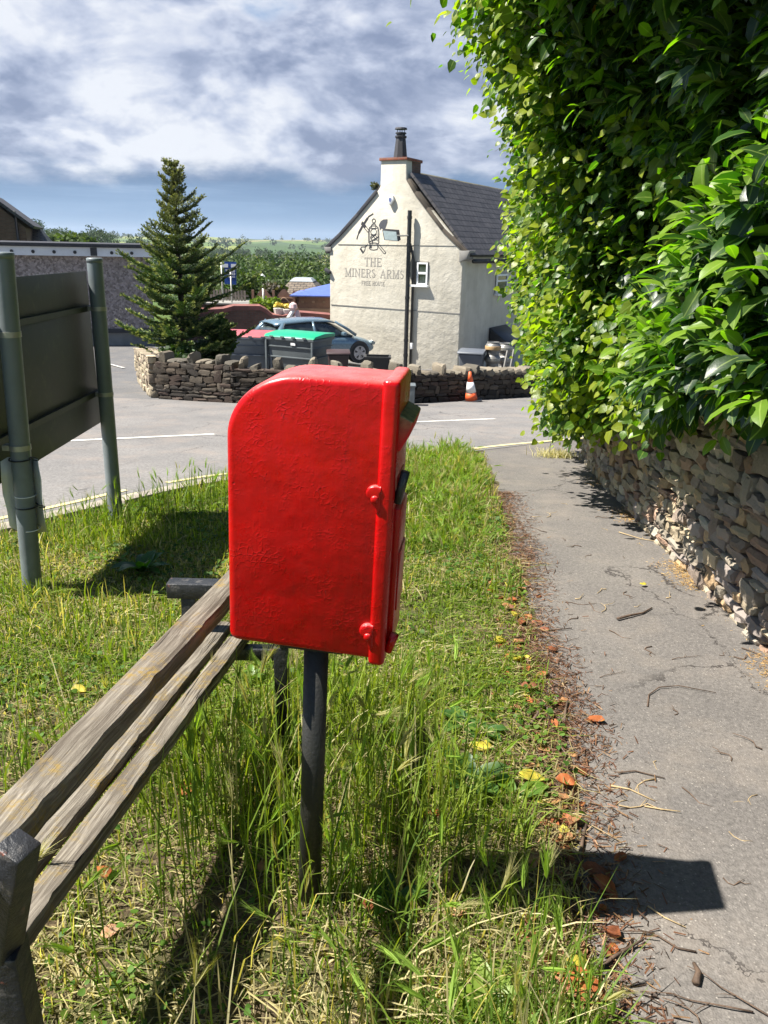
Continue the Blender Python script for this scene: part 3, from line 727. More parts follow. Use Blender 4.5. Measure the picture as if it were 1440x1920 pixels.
for fi, dy in enumerate((0, 2.05-Q_n.y)):
    sh_ = D*(dy/D.y); T_ = T_n+sh_; Q_ = Q_n+sh_
    if fi: Q_ = Vector((at(527, 1240, 2.05).x+.0, 2.05, sl_b(2.05)-.03)); T_ = Q_+(T_n-Q_n)
    g_ = gz(Q_.x, Q_.y)-.03; up_ = (T_-Q_)
    beam('back_upright', Q_-up_*.02, T_, .036, .036, M['black'], bn)
    beam('back_leg', Q_+Vector((.001, .001, .0)), (Q_.x, Q_.y+.012, g_), .044, .044, M['black'], bn)
    za_ = at(370, 1090, 2.05).z-.023+(0 if fi else .078*1.1); xa0 = at(315, 1090, 2.05).x+(0 if fi else -.13)
    t_ = (za_-Q_.z)/up_.z
    beam('armrest', (xa0, Q_.y, za_), (Q_.x+up_.x*t_-.02, Q_.y, za_), .050, .046, M['black'], bn)
    beam('front_leg', (xa0+.06, Q_.y, za_-.024), (xa0+.04, Q_.y, g_), .042, .042, M['black'], bn)
    beam('seat_bearer', (xa0+.08, Q_.y, sl_b(Q_.y)-.058), (Q_.x-.02, Q_.y, sl_b(Q_.y)-.058), .038, .038, M['black'], bn)
# bolts in the rails are hidden by the posts

# ================================================================ ROAD SIGN (seen from behind)
sg = thing('road_sign', 'back of a dark road sign board clamped to two grey round posts on the verge', 'sign', (-1.70, 4.0, gz(-1.7, 4.0)))
def pole(a, b, r): o = MB().tube([a-sg.location, b-sg.location], r, 28).build('post', M['signpost'], sg, smooth=True); sharp(o, 50); return o
p1b = P(60, 1105)-Vector((0, 0, .1)); p1t = at(5, 476, 3.40); p2b = P(217, 973)-Vector((0, 0, .1)); p2t = at(177, 486, 4.655)
pa = pole(p1b, p1t, .0435); pb = pole(p2b, p2t, .0435)
for b_, t_ in ((p1b, p1t), (p2b, p2t)): MB().lathe([(.0455, -.018), (.0455, .003), (.040, .008)], 24, t_-sg.location).build('post_cap', M['signpost'], sg, smooth=True)
def onpost(a, b, z): t = (z-a.z)/(b.z-a.z); return a.lerp(b, t)
xb = -1.775
zt_ = at(166, 509, 4.66).z; zm = at(172, 578, 4.66).z; zm2 = at(192, 737, 4.66).z; zb_ = at(192, 796, 4.66).z
yl, yr = 3.20, 4.72
for (za, zb2) in ((zb_, zm2-.004), (zm2+.004, zm-.004), (zm+.004, zt_)):
    o = MB().box((0, 0, 0), (.004, yr-yl, zb2-za)).build('board', M['signback'], sg, bevel=.001); o.location = Vector((xb, (yl+yr)/2, (za+zb2)/2))-sg.location
for zc in (zm, zm2):
    m_ = MB(); m_.box((.010, 0, .013), (.018, yr-yl-.02, .004)).box((.010, 0, -.013), (.018, yr-yl-.02, .004)).box((.020, 0, 0), (.004, yr-yl-.02, .030))
    o = m_.build('channel', M['signback'], sg); o.location = Vector((xb+.003, (yl+yr)/2, zc))-sg.location
    for a, b in ((p1b, p1t), (p2b, p2t)):
        q = onpost(a, b, zc-.012 if a is p1b else zc)
        m_ = MB(); m_.tube([(0, 0, -.012), (0, 0, .012)], .0465, 28); m_.box((-.045, 0, 0), (.05, .05, .024)); o = m_.build('clip', M['steel'], sg); o.location = q-sg.location; sharp(o)
# plastic sleeve tied to the near post
nz_ = thing('plastic_sleeve', 'empty clear plastic notice sleeve tied round the left sign post', 'notice', onpost(p1b, p1t, .42))
o_ = nz_.location
zt1 = onplane((0, 3.4, 0), 0, 45, 862)[1]; zb1 = onplane((0, 3.4, 0), 0, 60, 1000)[1]
Vs = []; Fs = []
for i in range(9):
    a = math.radians(-12+204*i/8); rr = [.088, .066, .056, .05, .05, .05, .056, .068, .092][i]+.004*math.sin(k_ if 0 else i*2.)
    for k in range(5):
        z = zt1+(zb1-zt1)*k/4; Vs.append((rr*math.cos(a)+.006*math.sin(k*1.7+i), rr*math.sin(a), z-o_.z+.012*math.sin(i*1.1+.6)+(.012 if i == 8 else 0)*k))
for i in range(8):
    for k in range(4): Fs.append((i*5+k, i*5+k+1, (i+1)*5+k+1, (i+1)*5+k))
m_ = MB(); m_.add(Vs, Fs); o = m_.build('sheet', M['paper'], nz_, smooth=True)
sm = o.modifiers.new('solid', 'SOLIDIFY'); sm.thickness = .0012
for v_ in (858, 946):
    zc = onplane((0, 3.4, 0), 0, 50, v_)[1]-o_.z; m_ = MB()
    m_.tube([(.0475*math.cos(t), .0475*math.sin(t), zc+.002*math.sin(t)) for t in np.linspace(0, 2*math.pi, 26)], .0035, 6)
    m_.tube([(.052+.022*(1-math.cos(t))*.9, -.02-.03*math.sin(t)*.6, zc+.012*math.sin(t)+.006) for t in np.linspace(0, 5.4, 14)], .0028, 6)
    m_.build('cable_tie', M['blackplastic'], nz_, smooth=True)
for v_ in (926, 988):
    zc = onplane((0, 3.4, 0), 0, 50, v_)[1]-o_.z
    MB().tube([(.046*math.cos(t), .046*math.sin(t), zc) for t in np.linspace(0, 2*math.pi, 26)], .0022, 6).build('wire', M['whitelabel'], nz_, smooth=True)

# ================================================================ PUB
pr_ = at(864, 560, 28.0); pl2 = at(618.5, 560, 30.6); zg = -2.95
RZ = math.atan2(pr_.y-pl2.y, pr_.x-pl2.x); PO = (pl2.x, pl2.y, zg); Wd = math.hypot(pr_.x-pl2.x, pr_.y-pl2.y)
pub = thing('pub', 'cream rendered pub with steep slate roof, gable chimney and a painted lamp emblem', 'building', PO, RZ)
hp = lambda u, v: onplane(PO, RZ, u, v)
eL = hp(613, 463); eR = hp(872, 476); apx = hp(742, 296)
ze = (eL[1]+eR[1])/2; aw = Wd/2; za = hp(742, 318)[1]; DEP = 11.0
cL = hp(714, 330); cR = hp(761, 330); ctop = hp(737, 300)[1]; cb = hp(737, 345)[1]
gab = [(0, -.6), (Wd, -.6), (Wd, hp(864, 492)[1]), hp(871, 470), (hp(762, 338)), (cR[0], ctop), (cL[0], ctop), (hp(713, 350)), hp(706, 361), hp(617, 464), (0, hp(620, 478)[1])]
MB().prism([(x, 0, z) for x, z in gab], (0, .45, 0)).build('gable_wall', M['render'], pub, bevel=.03)
MB().prism([(x, .452, z) for x, z in [(.06, -.6), (Wd-.03, -.6), (Wd-.03, ze-.05), (aw, za-.25), (.06, ze-.05)]], (0, DEP, 0)).build('wall', M['render'], pub)
def roofslab(name, p0, p1, back, th, mat, par):
    """slab from eave p0 to ridge p1 (x,z), running back in y; UVs in metres"""
    (y0, y1) = back; v = [(p0[0], y0, p0[1]), (p1[0], y0, p1[1]), (p1[0], y1, p1[1]), (p0[0], y1, p0[1])]
    nrm = Vector((-(p1[1]-p0[1]), 0, (p1[0]-p0[0]))).normalized();
    if nrm.z < 0: nrm = -nrm
    m_ = MB().prism(v, nrm*th); o = m_.build(name, mat, par); uv = o.data.uv_layers.new(name='UV'); e = Vector((p0[0], 0, p0[1]))
    d = Vector((p1[0]-p0[0], 0, p1[1]-p0[1])).normalized()
    for l in o.data.loops:
        c = o.data.vertices[l.vertex_index].co; uv.data[l.index].uv = (c.y, (c-e).dot(d))
    return o
rf = roofslab('roof', (Wd+.22, hp(876, 478)[1]-.06), (hp(765, 318)[0]+.02, hp(765, 320)[1]-.10), (.10, DEP+.2), .09, M['slate'], pub)
roofslab('roof', (-.22, ze-.18), (hp(735, 322)[0], hp(735, 318)[1]-.10), (.10, DEP+.2), .09, M['slate'], pub)
# verge coping stones along both rakes, following the uneven line
def rake(pts, w, dz):
    m_ = MB()
    for a, b in zip(pts[:-1], pts[1:]):
        a = Vector((a[0], -.05, a[1])); b = Vector((b[0], -.05, b[1])); n = Vector((-(b-a).z, 0, (b-a).x)).normalized()
        if n.z < 0: n = -n
        m_.prism([a-n*.02, b-n*.02, b+n*dz, a+n*dz], (0, w, 0))
    return m_.build('verge', M['concrete'] if 0 else M['roofdark'], pub, bevel=.01)
rake([hp(612, 467), hp(640, 440), hp(672, 404), hp(708, 360)], .52, .10)
rk = rake([hp(764, 338), hp(778, 362), hp(800, 392), hp(830, 432), hp(874, 476)], .40, .10); rk.data.materials[0] = plain('weathered verge mortar', (.085, .068, .05), .9, var=.35, bump=.5, sc=8)
MB().tube([(hp(742, 322)[0]+.12, .3, hp(765, 322)[1]-.02), (hp(742, 322)[0]+.12, DEP, hp(765, 322)[1]-.02)], .13, 10).build('ridge', plain('mossy ridge tiles', (.13, .12, .07), .9, var=.4, bump=.6, sc=6), pub)
# kneelers and gutter
MB().prism([(x, -.06, z) for x, z in [hp(862, 470), hp(882, 470), hp(876, 486), hp(862, 492)]], (0, .55, 0)).build('kneeler', M['concrete'], pub, bevel=.02)
MB().prism([(x, -.06, z) for x, z in [hp(608, 463), hp(622, 463), hp(622, 472), hp(612, 472)]], (0, .55, 0)).build('kneeler', M['concrete'], pub, bevel=.02)
MB().tube([(Wd+.26, .35, ze-.30), (Wd+.26, DEP, ze-.34)], .075, 10).build('gutter', M['blackplastic'], pub, smooth=True)
# chimney
cw = cR[0]-cL[0]
MB().box((cL[0]+cw/2, .455+.35, (cb+ctop)/2-.4), (cw-.02, .70, ctop-cb+.8)).build('chimney', M['brickdark'], pub, bevel=.01)
ch = MB().box((cL[0]+cw/2, .56, ctop+.03), (cw+.10, 1.22, .10)).build('chimney_cap', M['brick'], pub, bevel=.01)
cx_, zc0 = hp(738, 296)[0], ctop+.08
pt_ = hp(738, 247)[1]-zc0
MB().lathe([(.25, 0), (.25, .05), (.175, pt_*.82), (.21, pt_*.84), (.215, pt_*.90), (.16, pt_*.92), (.16, pt_)], 8, (cx_, .5, zc0)).build('chimney_pot', M['roofdark'], pub)
m_ = MB(); zt2 = hp(738, 236)[1]
for k in range(4): a = math.pi/4+math.pi/2*k; m_.tube([(cx_+.13*math.cos(a), .5+.13*math.sin(a), zc0+pt_), (cx_+.13*math.cos(a), .5+.13*math.sin(a), zt2-.03)], .012, 5)
m_.lathe([(.22, zt2-.05), (.20, zt2), (.02, zt2+.02)], 12, (cx_, .5, 0)); m_.lathe([(.19, zc0+pt_-.01), (.19, zc0+pt_+.03)], 12, (cx_, .5, 0)); m_.build('cowl', M['roofdark'], pub)
# render joints
def zline(a, b, w=.035):
    A = Vector((hp(*a)[0], 0, hp(*a)[1])); B = Vector((hp(*b)[0], 0, hp(*b)[1])); d = (B-A); o = MB().box((0, -.008, 0), (d.length, .016, w)).build('joint_bead', M['concrete'], pub); o.matrix_local = Matrix.Translation((A+B)/2) @ Matrix.Rotation(-math.atan2(d.z, d.x), 4, 'Y')
zline((621, 571), (862, 588), .031); zline((634, 458), (858, 461), .014)
# window in the gable
wx0, wz1 = hp(777, 490); wx1, wz0 = hp(803, 535)
wroot = MB().box(((wx0+wx1)/2, -.004, (wz0+wz1)/2), (wx1-wx0, .02, wz1-wz0)).build('window', plain('window reveal', (.16, .145, .12), .8), pub)
fx0 = hp(783, 500)[0]; fx1 = hp(803, 500)[0]; z_t = hp(790, 492)[1]; z_b = hp(790, 534)[1]; z_m = hp(790, 512)[1]; m_ = MB(); w_ = .055
m_.box(((fx0+fx1)/2, -.03, z_t-w_/2), (fx1-fx0, .05, w_)).box(((fx0+fx1)/2, -.03, z_b+w_/2), (fx1-fx0, .05, w_)).box(((fx0+fx1)/2, -.031, z_m), (fx1-fx0, .05, w_*1.3))
m_.box((fx0+w_/2, -.032, (z_t+z_b)/2), (w_, .05, z_t-z_b)).box((fx1-w_/2, -.032, (z_t+z_b)/2), (w_, .05, z_t-z_b)); m_.build('window_frame', M['upvc'], wroot)
MB().box(((fx0+fx1)/2, -.018, (z_t+z_b)/2), ((fx1-fx0)*.9, .01, (z_t-z_b)*.95)).build('pane', M['glass'], wroot)
MB().box(((wx0+wx1)/2-.02, -.08, z_b-.04), (wx1-wx0+.12, .18, .07)).build('sill', M['upvc'], wroot, bevel=.008)
# window, door hood on the shaded side wall (local +x face)
def sidepx(u, v):
    n = np.array([math.cos(RZ), math.sin(RZ), 0]); o_ = np.array(PO)+n*(Wd); r = ray(u, v); t = np.dot(o_-EYE, n)/np.dot(r, n); q = EYE+r*t-np.array(PO)
    return float(-q[0]*math.sin(RZ)+q[1]*math.cos(RZ)), float(q[2])
for (u0, v0, u1, v1) in ((931, 516, 948, 546),):
    y0_, z1_ = sidepx(u0, v0); y1_, z0_ = sidepx(u1, v1)
    wr = MB().box((Wd-.005, (y0_+y1_)/2, (z0_+z1_)/2), (.05, y1_-y0_, z1_-z0_)).build('window', M['glass'], pub); m_ = MB()
    for zc in (z0_, z1_, (z0_+z1_)/2+.1): m_.box((Wd+.03, (y0_+y1_)/2, zc), (.05, y1_-y0_+.06, .07))
    for yc in (y0_, y1_): m_.box((Wd+.031, yc, (z0_+z1_)/2), (.05, .07, z1_-z0_))
    m_.build('window_frame', M['upvc'], wr); MB().box((Wd+.08, (y0_+y1_)/2, z0_-.08), (.16, y1_-y0_+.2, .08)).build('sill', M['upvc'], wr)
yd, zd = sidepx(918, 612); yd2, zd2 = sidepx(958, 640)
dh = MB().prism([(Wd, yd, zd2), (Wd+.9, yd, zd2), (Wd+.75, yd, zd2+.25), (Wd, yd, zd2+.75)], (0, 1.8, 0)).build('door_hood', M['blackplastic'], pub, bevel=.02)
MB().box((Wd-.005, yd+.9, zd2-1.0), (.06, 1.0, 2.0)).build('door', M['blackplastic'], pub)
# soil pipe / flue
px0 = hp(769.5, 500)[0]; zt3 = hp(770, 395)[1]; m_ = MB()
m_.tube([(px0, -.17, -.3), (px0, -.17, zt3)], .075, 14); o = m_.build('flue_pipe', M['blackplastic'], pub, smooth=True); sharp(o, 50)
m_ = MB(); z5 = hp(775, 465)[1]; m_.tube([(px0+.16, -.09, -.2), (px0+.16, -.09, z5-.4), (px0+.08, -.13, z5), (px0, -.17, z5+.25)], .045, 10); m_.build('waste_pipe', M['blackplastic'], pub, smooth=True)
for zc in (z5-1.7, z5-3.2, z5+1.0, .6, z5+.1):
    MB().lathe([(.088, -.05), (.088, .05)], 12, (px0, -.17, zc)).build('pipe_collar', M['blackplastic'], pub)
# floodlight
q = [hp(732, 432), hp(754, 434), hp(760, 453), hp(739, 451)]
m_ = MB(); fl = [(q[0][0], -.62, q[0][1]), (q[1][0], -.38, q[1][1]), (q[2][0], -.50, q[2][1]), (q[3][0], -.74, q[3][1])]
fo = MB().prism(fl, (.04, .09, .05)).build('floodlight', M['blackplastic'], pub, bevel=.01)
cen = sum((Vector(p) for p in fl), Vector())/4; fl2 = [cen+(Vector(p)-cen)*.86+Vector((-.0, -.010, -.004)) for p in fl]
MB().prism(fl2, (.003, .006, .003)).build('lamp_glass', M['lampglass'], fo)
MB().tube([cen+Vector((.2, .12, .0)), (px0, -.22, cen.z+.02)], .03, 8).build('bracket', M['steel'], fo)
# alarm box, wall lamp on the edge, junction box
ax, az = hp(734, 375); m_ = MB(); hexp = [(-.13, .18), (.13, .18), (.17, .0), (.05, -.20), (-.05, -.20), (-.17, 0)]
al = m_.prism([(ax+x*.8, -.11, az+z*.8) for x, z in hexp], (0, .11, 0)).build('alarm_box', M['whitelabel'], pub, bevel=.02)
MB().prism([(ax+x*.35, -.116, az+z*.35) for x, z in hexp], (0, .004, 0)).build('alarm_badge', plain('blue badge', (.12, .15, .30), .5), al)
lx, lz = hp(620, 508); MB().box((lx-.10, -.05, lz), (.26, .14, .12), rot(0, .5, 0)).build('wall_lamp', M['roofdark'], pub, bevel=.02)
jx, jz = hp(771, 648); MB().box((jx+.06, -.09, jz), (.10, .12, .22)).build('junction_box', M['whitelabel'], pub, bevel=.01)
# weed on the chimney shoulder
# lettering
FONT = {
 'T': (.62, [((.31, 0), (.31, 1), 1), ((0, 1), (.62, 1), 0), ((0, 1), (0, .84), 0), ((.62, 1), (.62, .84), 0), ((.2, 0), (.42, 0), 0)]),
 'H': (.74, [((.12, 0), (.12, 1), 1), ((.62, 0), (.62, 1), 1), ((.12, .52), (.62, .52), 0), ((0, 0), (.24, 0), 0), ((.5, 0), (.74, 0), 0), ((0, 1), (.24, 1), 0), ((.5, 1), (.74, 1), 0)]),
 'E': (.60, [((.12, 0), (.12, 1), 1), ((0, 1), (.55, 1), 0), ((0, 0), (.6, 0), 0), ((.12, .52), (.42, .52), 0), ((.55, 1), (.55, .84), 0), ((.6, 0), (.6, .18), 0), ((.42, .6), (.42, .43), 0)]),
 'F': (.58, [((.12, 0), (.12, 1), 1), ((0, 1), (.55, 1), 0), ((0, 0), (.26, 0), 0), ((.12, .52), (.42, .52), 0), ((.55, 1), (.55, .84), 0), ((.42, .6), (.42, .43), 0)]),
 'I': (.26, [((.13, 0), (.13, 1), 1), ((0, 0), (.26, 0), 0), ((0, 1), (.26, 1), 0)]),
 'M': (.92, [((.13, 0), (.13, 1), 0), ((.13, 1), (.46, .05), 1), ((.46, .05), (.79, 1), 0), ((.79, 0), (.79, 1), 1), ((0, 0), (.24, 0), 0), ((.68, 0), (.92, 0), 0), ((0, 1), (.16, 1), 0), ((.76, 1), (.92, 1), 0)]),
 'N': (.78, [((.12, 0), (.12, 1), 0), ((.12, 1), (.66, 0), 1), ((.66, 0), (.66, 1), 0), ((0, 0), (.24, 0), 0), ((0, 1), (.14, 1), 0), ((.54, 1), (.78, 1), 0)]),
 'A': (.78, [((.1, 0), (.39, 1), 0), ((.39, 1), (.68, 0), 1), ((.2, .36), (.58, .36), 0), ((0, 0), (.2, 0), 0), ((.56, 0), (.78, 0), 0)]),
 'R': (.68, [((.12, 0), (.12, 1), 1), ((0, 0), (.24, 0), 0), ((0, 1), (.38, 1), 0), ((.38, 1), (.54, .9), 0), ((.54, .9), (.57, .75), 1), ((.57, .75), (.52, .6), 0), ((.52, .6), (.36, .5), 0), ((.36, .5), (.12, .5), 0), ((.34, .5), (.6, 0), 1), ((.54, 0), (.68, 0), 0)]),
 'S': (.50, [((.44, .84), (.36, .97), 0), ((.36, .97), (.22, 1), 0), ((.22, 1), (.08, .9), 0), ((.08, .9), (.07, .72), 1), ((.07, .72), (.2, .57), 1), ((.2, .57), (.38, .44), 1), ((.38, .44), (.46, .28), 1), ((.46, .28), (.42, .1), 0), ((.42, .1), (.27, 0), 0), ((.27, 0), (.1, .03), 0), ((.1, .03), (.03, .18), 0)]),
 'O': (.74, None), 'U': (.74, [((.12, 1), (.12, .3), 1), ((.12, .3), (.2, .08), 1), ((.2, .08), (.38, 0), 0), ((.38, 0), (.56, .1), 0), ((.56, .1), (.62, .3), 0), ((.62, .3), (.62, 1), 0), ((0, 1), (.24, 1), 0), ((.5, 1), (.74, 1), 0)]),
 'W': (1.0, [((.1, 1), (.32, 0), 1), ((.32, 0), (.5, .9), 0), ((.5, .9), (.7, 0), 1), ((.7, 0), (.9, 1), 0)]), 'L': (.55, [((.12, 0), (.12, 1), 1), ((.0, 0), (.55, 0), 0)]),
 'D': (.70, [((.12, 0), (.12, 1), 1), ((.0, 1), (.4, 1), 0), ((.4, 1), (.62, .75), 1), ((.62, .75), (.64, .3), 1), ((.64, .3), (.4, 0), 1), ((.4, 0), (0, 0), 0)]),
 'C': (.64, [((.6, .8), (.45, .98), 0), ((.45, .98), (.2, .93), 0), ((.2, .93), (.06, .65), 1), ((.06, .65), (.07, .3), 1), ((.07, .3), (.25, .04), 0), ((.25, .04), (.5, .04), 0), ((.5, .04), (.6, .2), 0)])}
FONT['O'] = (.74, [((.37+.33*math.cos(a), .5+.5*math.sin(a)), (.37+.33*math.cos(a+math.pi/6), .5+.5*math.sin(a+math.pi/6)), 1 if abs(math.cos(a+.26)) > .6 else 0) for a in np.arange(12)*math.pi/6])
def stroke(m_, a, b, w, y=-.006, t=.008):
    a = Vector((a[0], y, a[1])); b = Vector((b[0], y, b[1])); d = (b-a).normalized(); n = Vector((-d.z, 0, d.x))*w/2; a = a-d*w*.3; b = b+d*w*.3
    m_.prism([a-n, b-n, b+n, a+n], (0, t, 0))
def text(m_, s, x0, x1, zb, zt, tk=.15, tn=.075, slope=0.0, y=-.006, t=.008):
    gap = .16; tot = sum((FONT[c][0] if c != ' ' else .42)+gap for c in s)-gap; k = (x1-x0)/tot; h = zt-zb; x = 0; cnt = 0
    for c in s:
        if c == ' ': x += .42+gap; continue
        for a, b, wt in FONT[c][1]:
            cnt += 1
            f = lambda p: (x0+(x+p[0])*k, zb+p[1]*h+slope*(x+p[0])*k)
            stroke(m_, f(a), f(b), (tk if wt else tn)*h*.9, y-.00015*(cnt % 9), t)
        x += FONT[c][0]+gap
m_ = MB()
def tp(s, ul, vt, ur, vb): 
    x0, z1 = hp(ul, vt); x1, _ = hp(ur, vt); _, z0 = hp(ul, vb); text(m_, s, x0, x1, z0, z1, slope=.0)
tp('THE', 684, 483, 715, 498); tp('MINERS ARMS', 647, 503, 757, 517.5); tp('FREE HOUSE', 678, 526.5, 721, 534)
m_.build('lettering', M['text'], pub)
# emblem: lamp with crossed pick and shovel (640,390 + zoom/9)
e = lambda x, y: hp(640+x/9, 390+y/9)
m_ = MB()
def pline(pts, w, m=None):
    w = w*.78
    for k, (a, b) in enumerate(zip(pts[:-1], pts[1:])): stroke(m or m_, e(*a), e(*b), w, -.006-.0001*(k % 7))
def ell(cx, cy, rx, ry, a0=0, a1=360, n=18): return [(cx+rx*math.cos(math.radians(a0+(a1-a0)*k/n)), cy+ry*math.sin(math.radians(a0+(a1-a0)*k/n))) for k in range(n+1)]
pline([(262, 520), (290, 430), (335, 340), (375, 285), (420, 205), (465, 140), (535, 98)], .055)
pline([(300, 410), (345, 325), (395, 245), (440, 175)], .10)
pline([(360, 262), (398, 312)], .14); pline([(352, 228), (336, 280)], .03); pline([(400, 290), (470, 380)], .03); pline([(375, 322), (450, 410)], .03)
pline(ell(548, 216, 28, 34), .035); pline([(522, 270), (505, 300), (585, 300), (572, 270), (522, 270)], .03); pline(ell(545, 480, 88, 0)[:1]+[(462, 580), (458, 400), (475, 330), (510, 300)], .035); pline([(585, 300), (620, 330), (634, 400), (632, 580), (600, 625)], .035); pline([(462, 580), (490, 615)], .035)
pline([(478, 360), (478, 560)], .02); pline([(616, 360), (616, 560)], .02); pline([(480, 340), (612, 340)], .025)
pline([(512, 300), (512, 345), (580, 345), (580, 300)], .025); pline(ell(545, 400, 48, 50, 0, 360), .028); pline([(500, 440), (600, 540)], .035); pline([(590, 440), (505, 510)], .035); pline(ell(545, 500, 50, 45), .032); pline([(525, 540), (525, 600)], .05)
pline(ell(545, 605, 66, 18), .03); pline([(480, 610), (474, 685), (500, 703), (545, 708), (600, 700), (616, 680), (606, 610)], .03); pline([(497, 640), (497, 665)], .10)
pline([(632, 610), (750, 750), (738, 770), (716, 765), (612, 635)], .03); pline([(445, 615), (405, 655)], .05); pline([(405, 655), (395, 715), (365, 755), (325, 690), (345, 655), (405, 655)], .032); pline([(325, 690), (365, 752)], .09)
m_.build('emblem', M['ink'], pub)
m_ = MB(); poly = [(632, 290), (665, 225), (712, 192), (778, 190), (776, 240), (750, 320), (715, 382), (690, 345), (670, 345), (650, 372), (646, 330)]
m_.prism([(e(*p)[0], -.0075, e(*p)[1]) for p in poly], (0, .008, 0)).build('emblem_shovel', M['shovelgrey'], pub)

# ================================================================ OTHER BUILDINGS
LZ = math.radians(17); LO = (at(286, 560, 27.0).x, 27.0, gz(-8.4, 27)-.05)
hall = thing('flat_roofed_hall', 'long low pebble dashed hall with a white fascia behind the car park', 'building', LO, LZ)
lp = lambda u, v: onplane(LO, LZ, u, v)
ztp = lp(284, 466)[1]; zfb = lp(284, 482)[1]; zs = lp(270, 616)[1]; zs2 = lp(270, 621)[1]
MB().box((-10, 6.0, (zfb+zs)/2+.03), (20, 12, zfb-zs+.06)).build('wall', M['pebble'], hall)
MB().box((-10, 6.0, (zs+zs2)/2-.02), (20.08, 12.08, .14)).build('damp_course', M['roofdark'], hall)
MB().box((-10, 6.04, (zs-.1)/2-.1), (19.9, 12, zs+.1)).build('plinth', M['concrete'], hall)
MB().box((-10, 5.9, (ztp+zfb)/2), (20.2, 12.3, ztp-zfb)).build('fascia', M['fascia'], hall)
MB().box((-10, 5.9, ztp+.06), (20.5, 12.5, .11)).build('roof', M['roofdark'], hall, bevel=.01)
zm_ = (ztp+zfb)/2
for k in range(14):
    o = MB().lathe([(.055, 0), (.05, .025)], 10).build('fixing', M['roofdark'], hall); o.location = (-.55-k*.62-(.5 if k > 1 else 0), -.25, zm_-.02); o.rotation_euler = (math.pi/2, 0, 0)
MB().box((-1.72, -.265, zm_), (.20, .02, .24)).build('vent', M['roofdark'], hall)
# brick house far left
BZ = math.radians(20); BO = (at(52, 462, 46).x, 46.0, -3.2)
bh = thing('brick_house', 'brown brick house with a dark gable roof rising behind the flat roofed hall', 'building', BO, BZ)
bp = lambda u, v: onplane(BO, BZ, u, v)
r0 = bp(62, 424); ap_ = bp(-30, 362)
MB().prism([(x, 0, z) for x, z in [(0, -1), (0, r0[1]-.1), (ap_[0], ap_[1]-.1), (2*ap_[0], r0[1]-.1), (2*ap_[0], -1)]], (0, 9, 0)).build('wall', M['brickdark'], bh)
roofslab('roof', (r0[0], r0[1]-.12), (ap_[0], ap_[1]), (-.3, 9.3), .14, M['slate'], bh)
roofslab('roof', (2*ap_[0]-r0[0], r0[1]-.12), (ap_[0], ap_[1]), (-.3, 9.3), .14, M['slate'], bh)
vx, vz = bp(28, 396); MB().tube([(vx, -.12, -.5), (vx, -.12, vz)], .07, 8).build('soil_pipe', M['blackplastic'], bh, smooth=True)
# lower tiled wing
B2 = (at(92, 462, 50).x, 50.0, -3.4)
wg = thing('tiled_house', 'low house end with brown tiled roof between the brick house and the trees', 'building', B2, BZ)
b2 = lambda u, v: onplane(B2, BZ, u, v)
t0_ = b2(60, 421)[1]; t1_ = b2(60, 454)[1]; xr = b2(91, 454)[0]; xm = b2(66, 421)[0]
MB().box((xr-3.4, 3, t1_/2-.5), (6.2, 5.6, t1_+1)).build('wall', M['brickdark'], wg)
rv = [(xr, -.3, t1_), (xm, 2.2, t0_), (xm-6, 2.2, t0_), (xr-7, -.3, t1_)]
m_ = MB().prism(rv, (0, 0, -.12)); m_.prism([(xr, 6.3, t1_), (xr, -.3, t1_), (xm, 2.2, t0_), (xm, 3.8, t0_)], (0, 0, -.1)); m_.prism([(xr, 6.3, t1_), (xm, 3.8, t0_), (xm-6, 3.8, t0_), (xr-7, 6.3, t1_)], (0, 0, -.12)); o = m_.build('roof', M['slate2'], wg)
uv = o.data.uv_layers.new(name='UV')
for l in o.data.loops: c = o.data.vertices[l.vertex_index].co; uv.data[l.index].uv = (c.x*.8, c.y*1.3)
MB().box((xr-.9, -.02, t1_-.25), (1.3, .08, .5)).build('barge_board', M['upvc'], wg)

# garden behind the car
def gobj(u, v, Y): q = at(u, v, Y); return q
GY = 31.0
gw = thing('garden_wall', 'dark brick garden wall with a swept red coping behind the car', 'wall', (-4.5, GY, gz(-4.5, GY)-.2), math.radians(13))
tops = [(330, 588), (420, 585), (440, 580), (488, 581), (500, 588), (512, 598), (530, 600), (560, 594), (622, 600)]
tp_ = [at(u, v, GY)-gw.location for u, v in tops]
m_ = MB().prism([(p.x, 0, p.z) for p in tp_]+[(tp_[-1].x, 0, -.6), (tp_[0].x, 0, -.6)], (0, .28, 0)); m_.build('brickwork', M['brickdark'], gw)
m_ = MB()
for a, b in zip(tp_[:-1], tp_[1:]): m_.prism([(a.x, -.05, a.z+.003), (b.x, -.05, b.z+.003), (b.x, -.05, b.z+.16), (a.x, -.05, a.z+.16)], (0, .5, .04))
m_.build('coping', M['coping'], gw)
fn = thing('fence', 'brown wavy topped wooden fence panels behind the garden wall', 'fence', (at(475, 570, 35).x, 35, gz(-4, 34)))
m_ = MB(); x0 = 0; wp = (at(522, 560, 35).x-at(475, 560, 35).x)*.82
fz0 = at(500, 590, 35).z-fn.location.z; ft = at(500, 548, 35).z-fn.location.z
for k in range(3):
    pts = []
    for j in range(13): t = j/12; pts.append((k*wp+t*wp, 0, ft-.05+.20*math.cos((t-.5)*2*math.pi)))
    m_.prism(pts+[((k+1)*wp, 0, 0), (k*wp, 0, 0)], (0, .04, 0))
m_.build('panel', M['fencewood'], fn)
m_ = MB()
for k in range(3):
    for z in np.arange(.3, ft-.15, .17): m_.box((k*wp+wp/2, -.02, z), (wp*.94, .03, .03))
    pts = [(k*wp+t/12*wp, -.03, ft-.42+.20*math.cos((t/12-.5)*2*math.pi)) for t in range(13)]; m_.tube(pts, .03, 5)
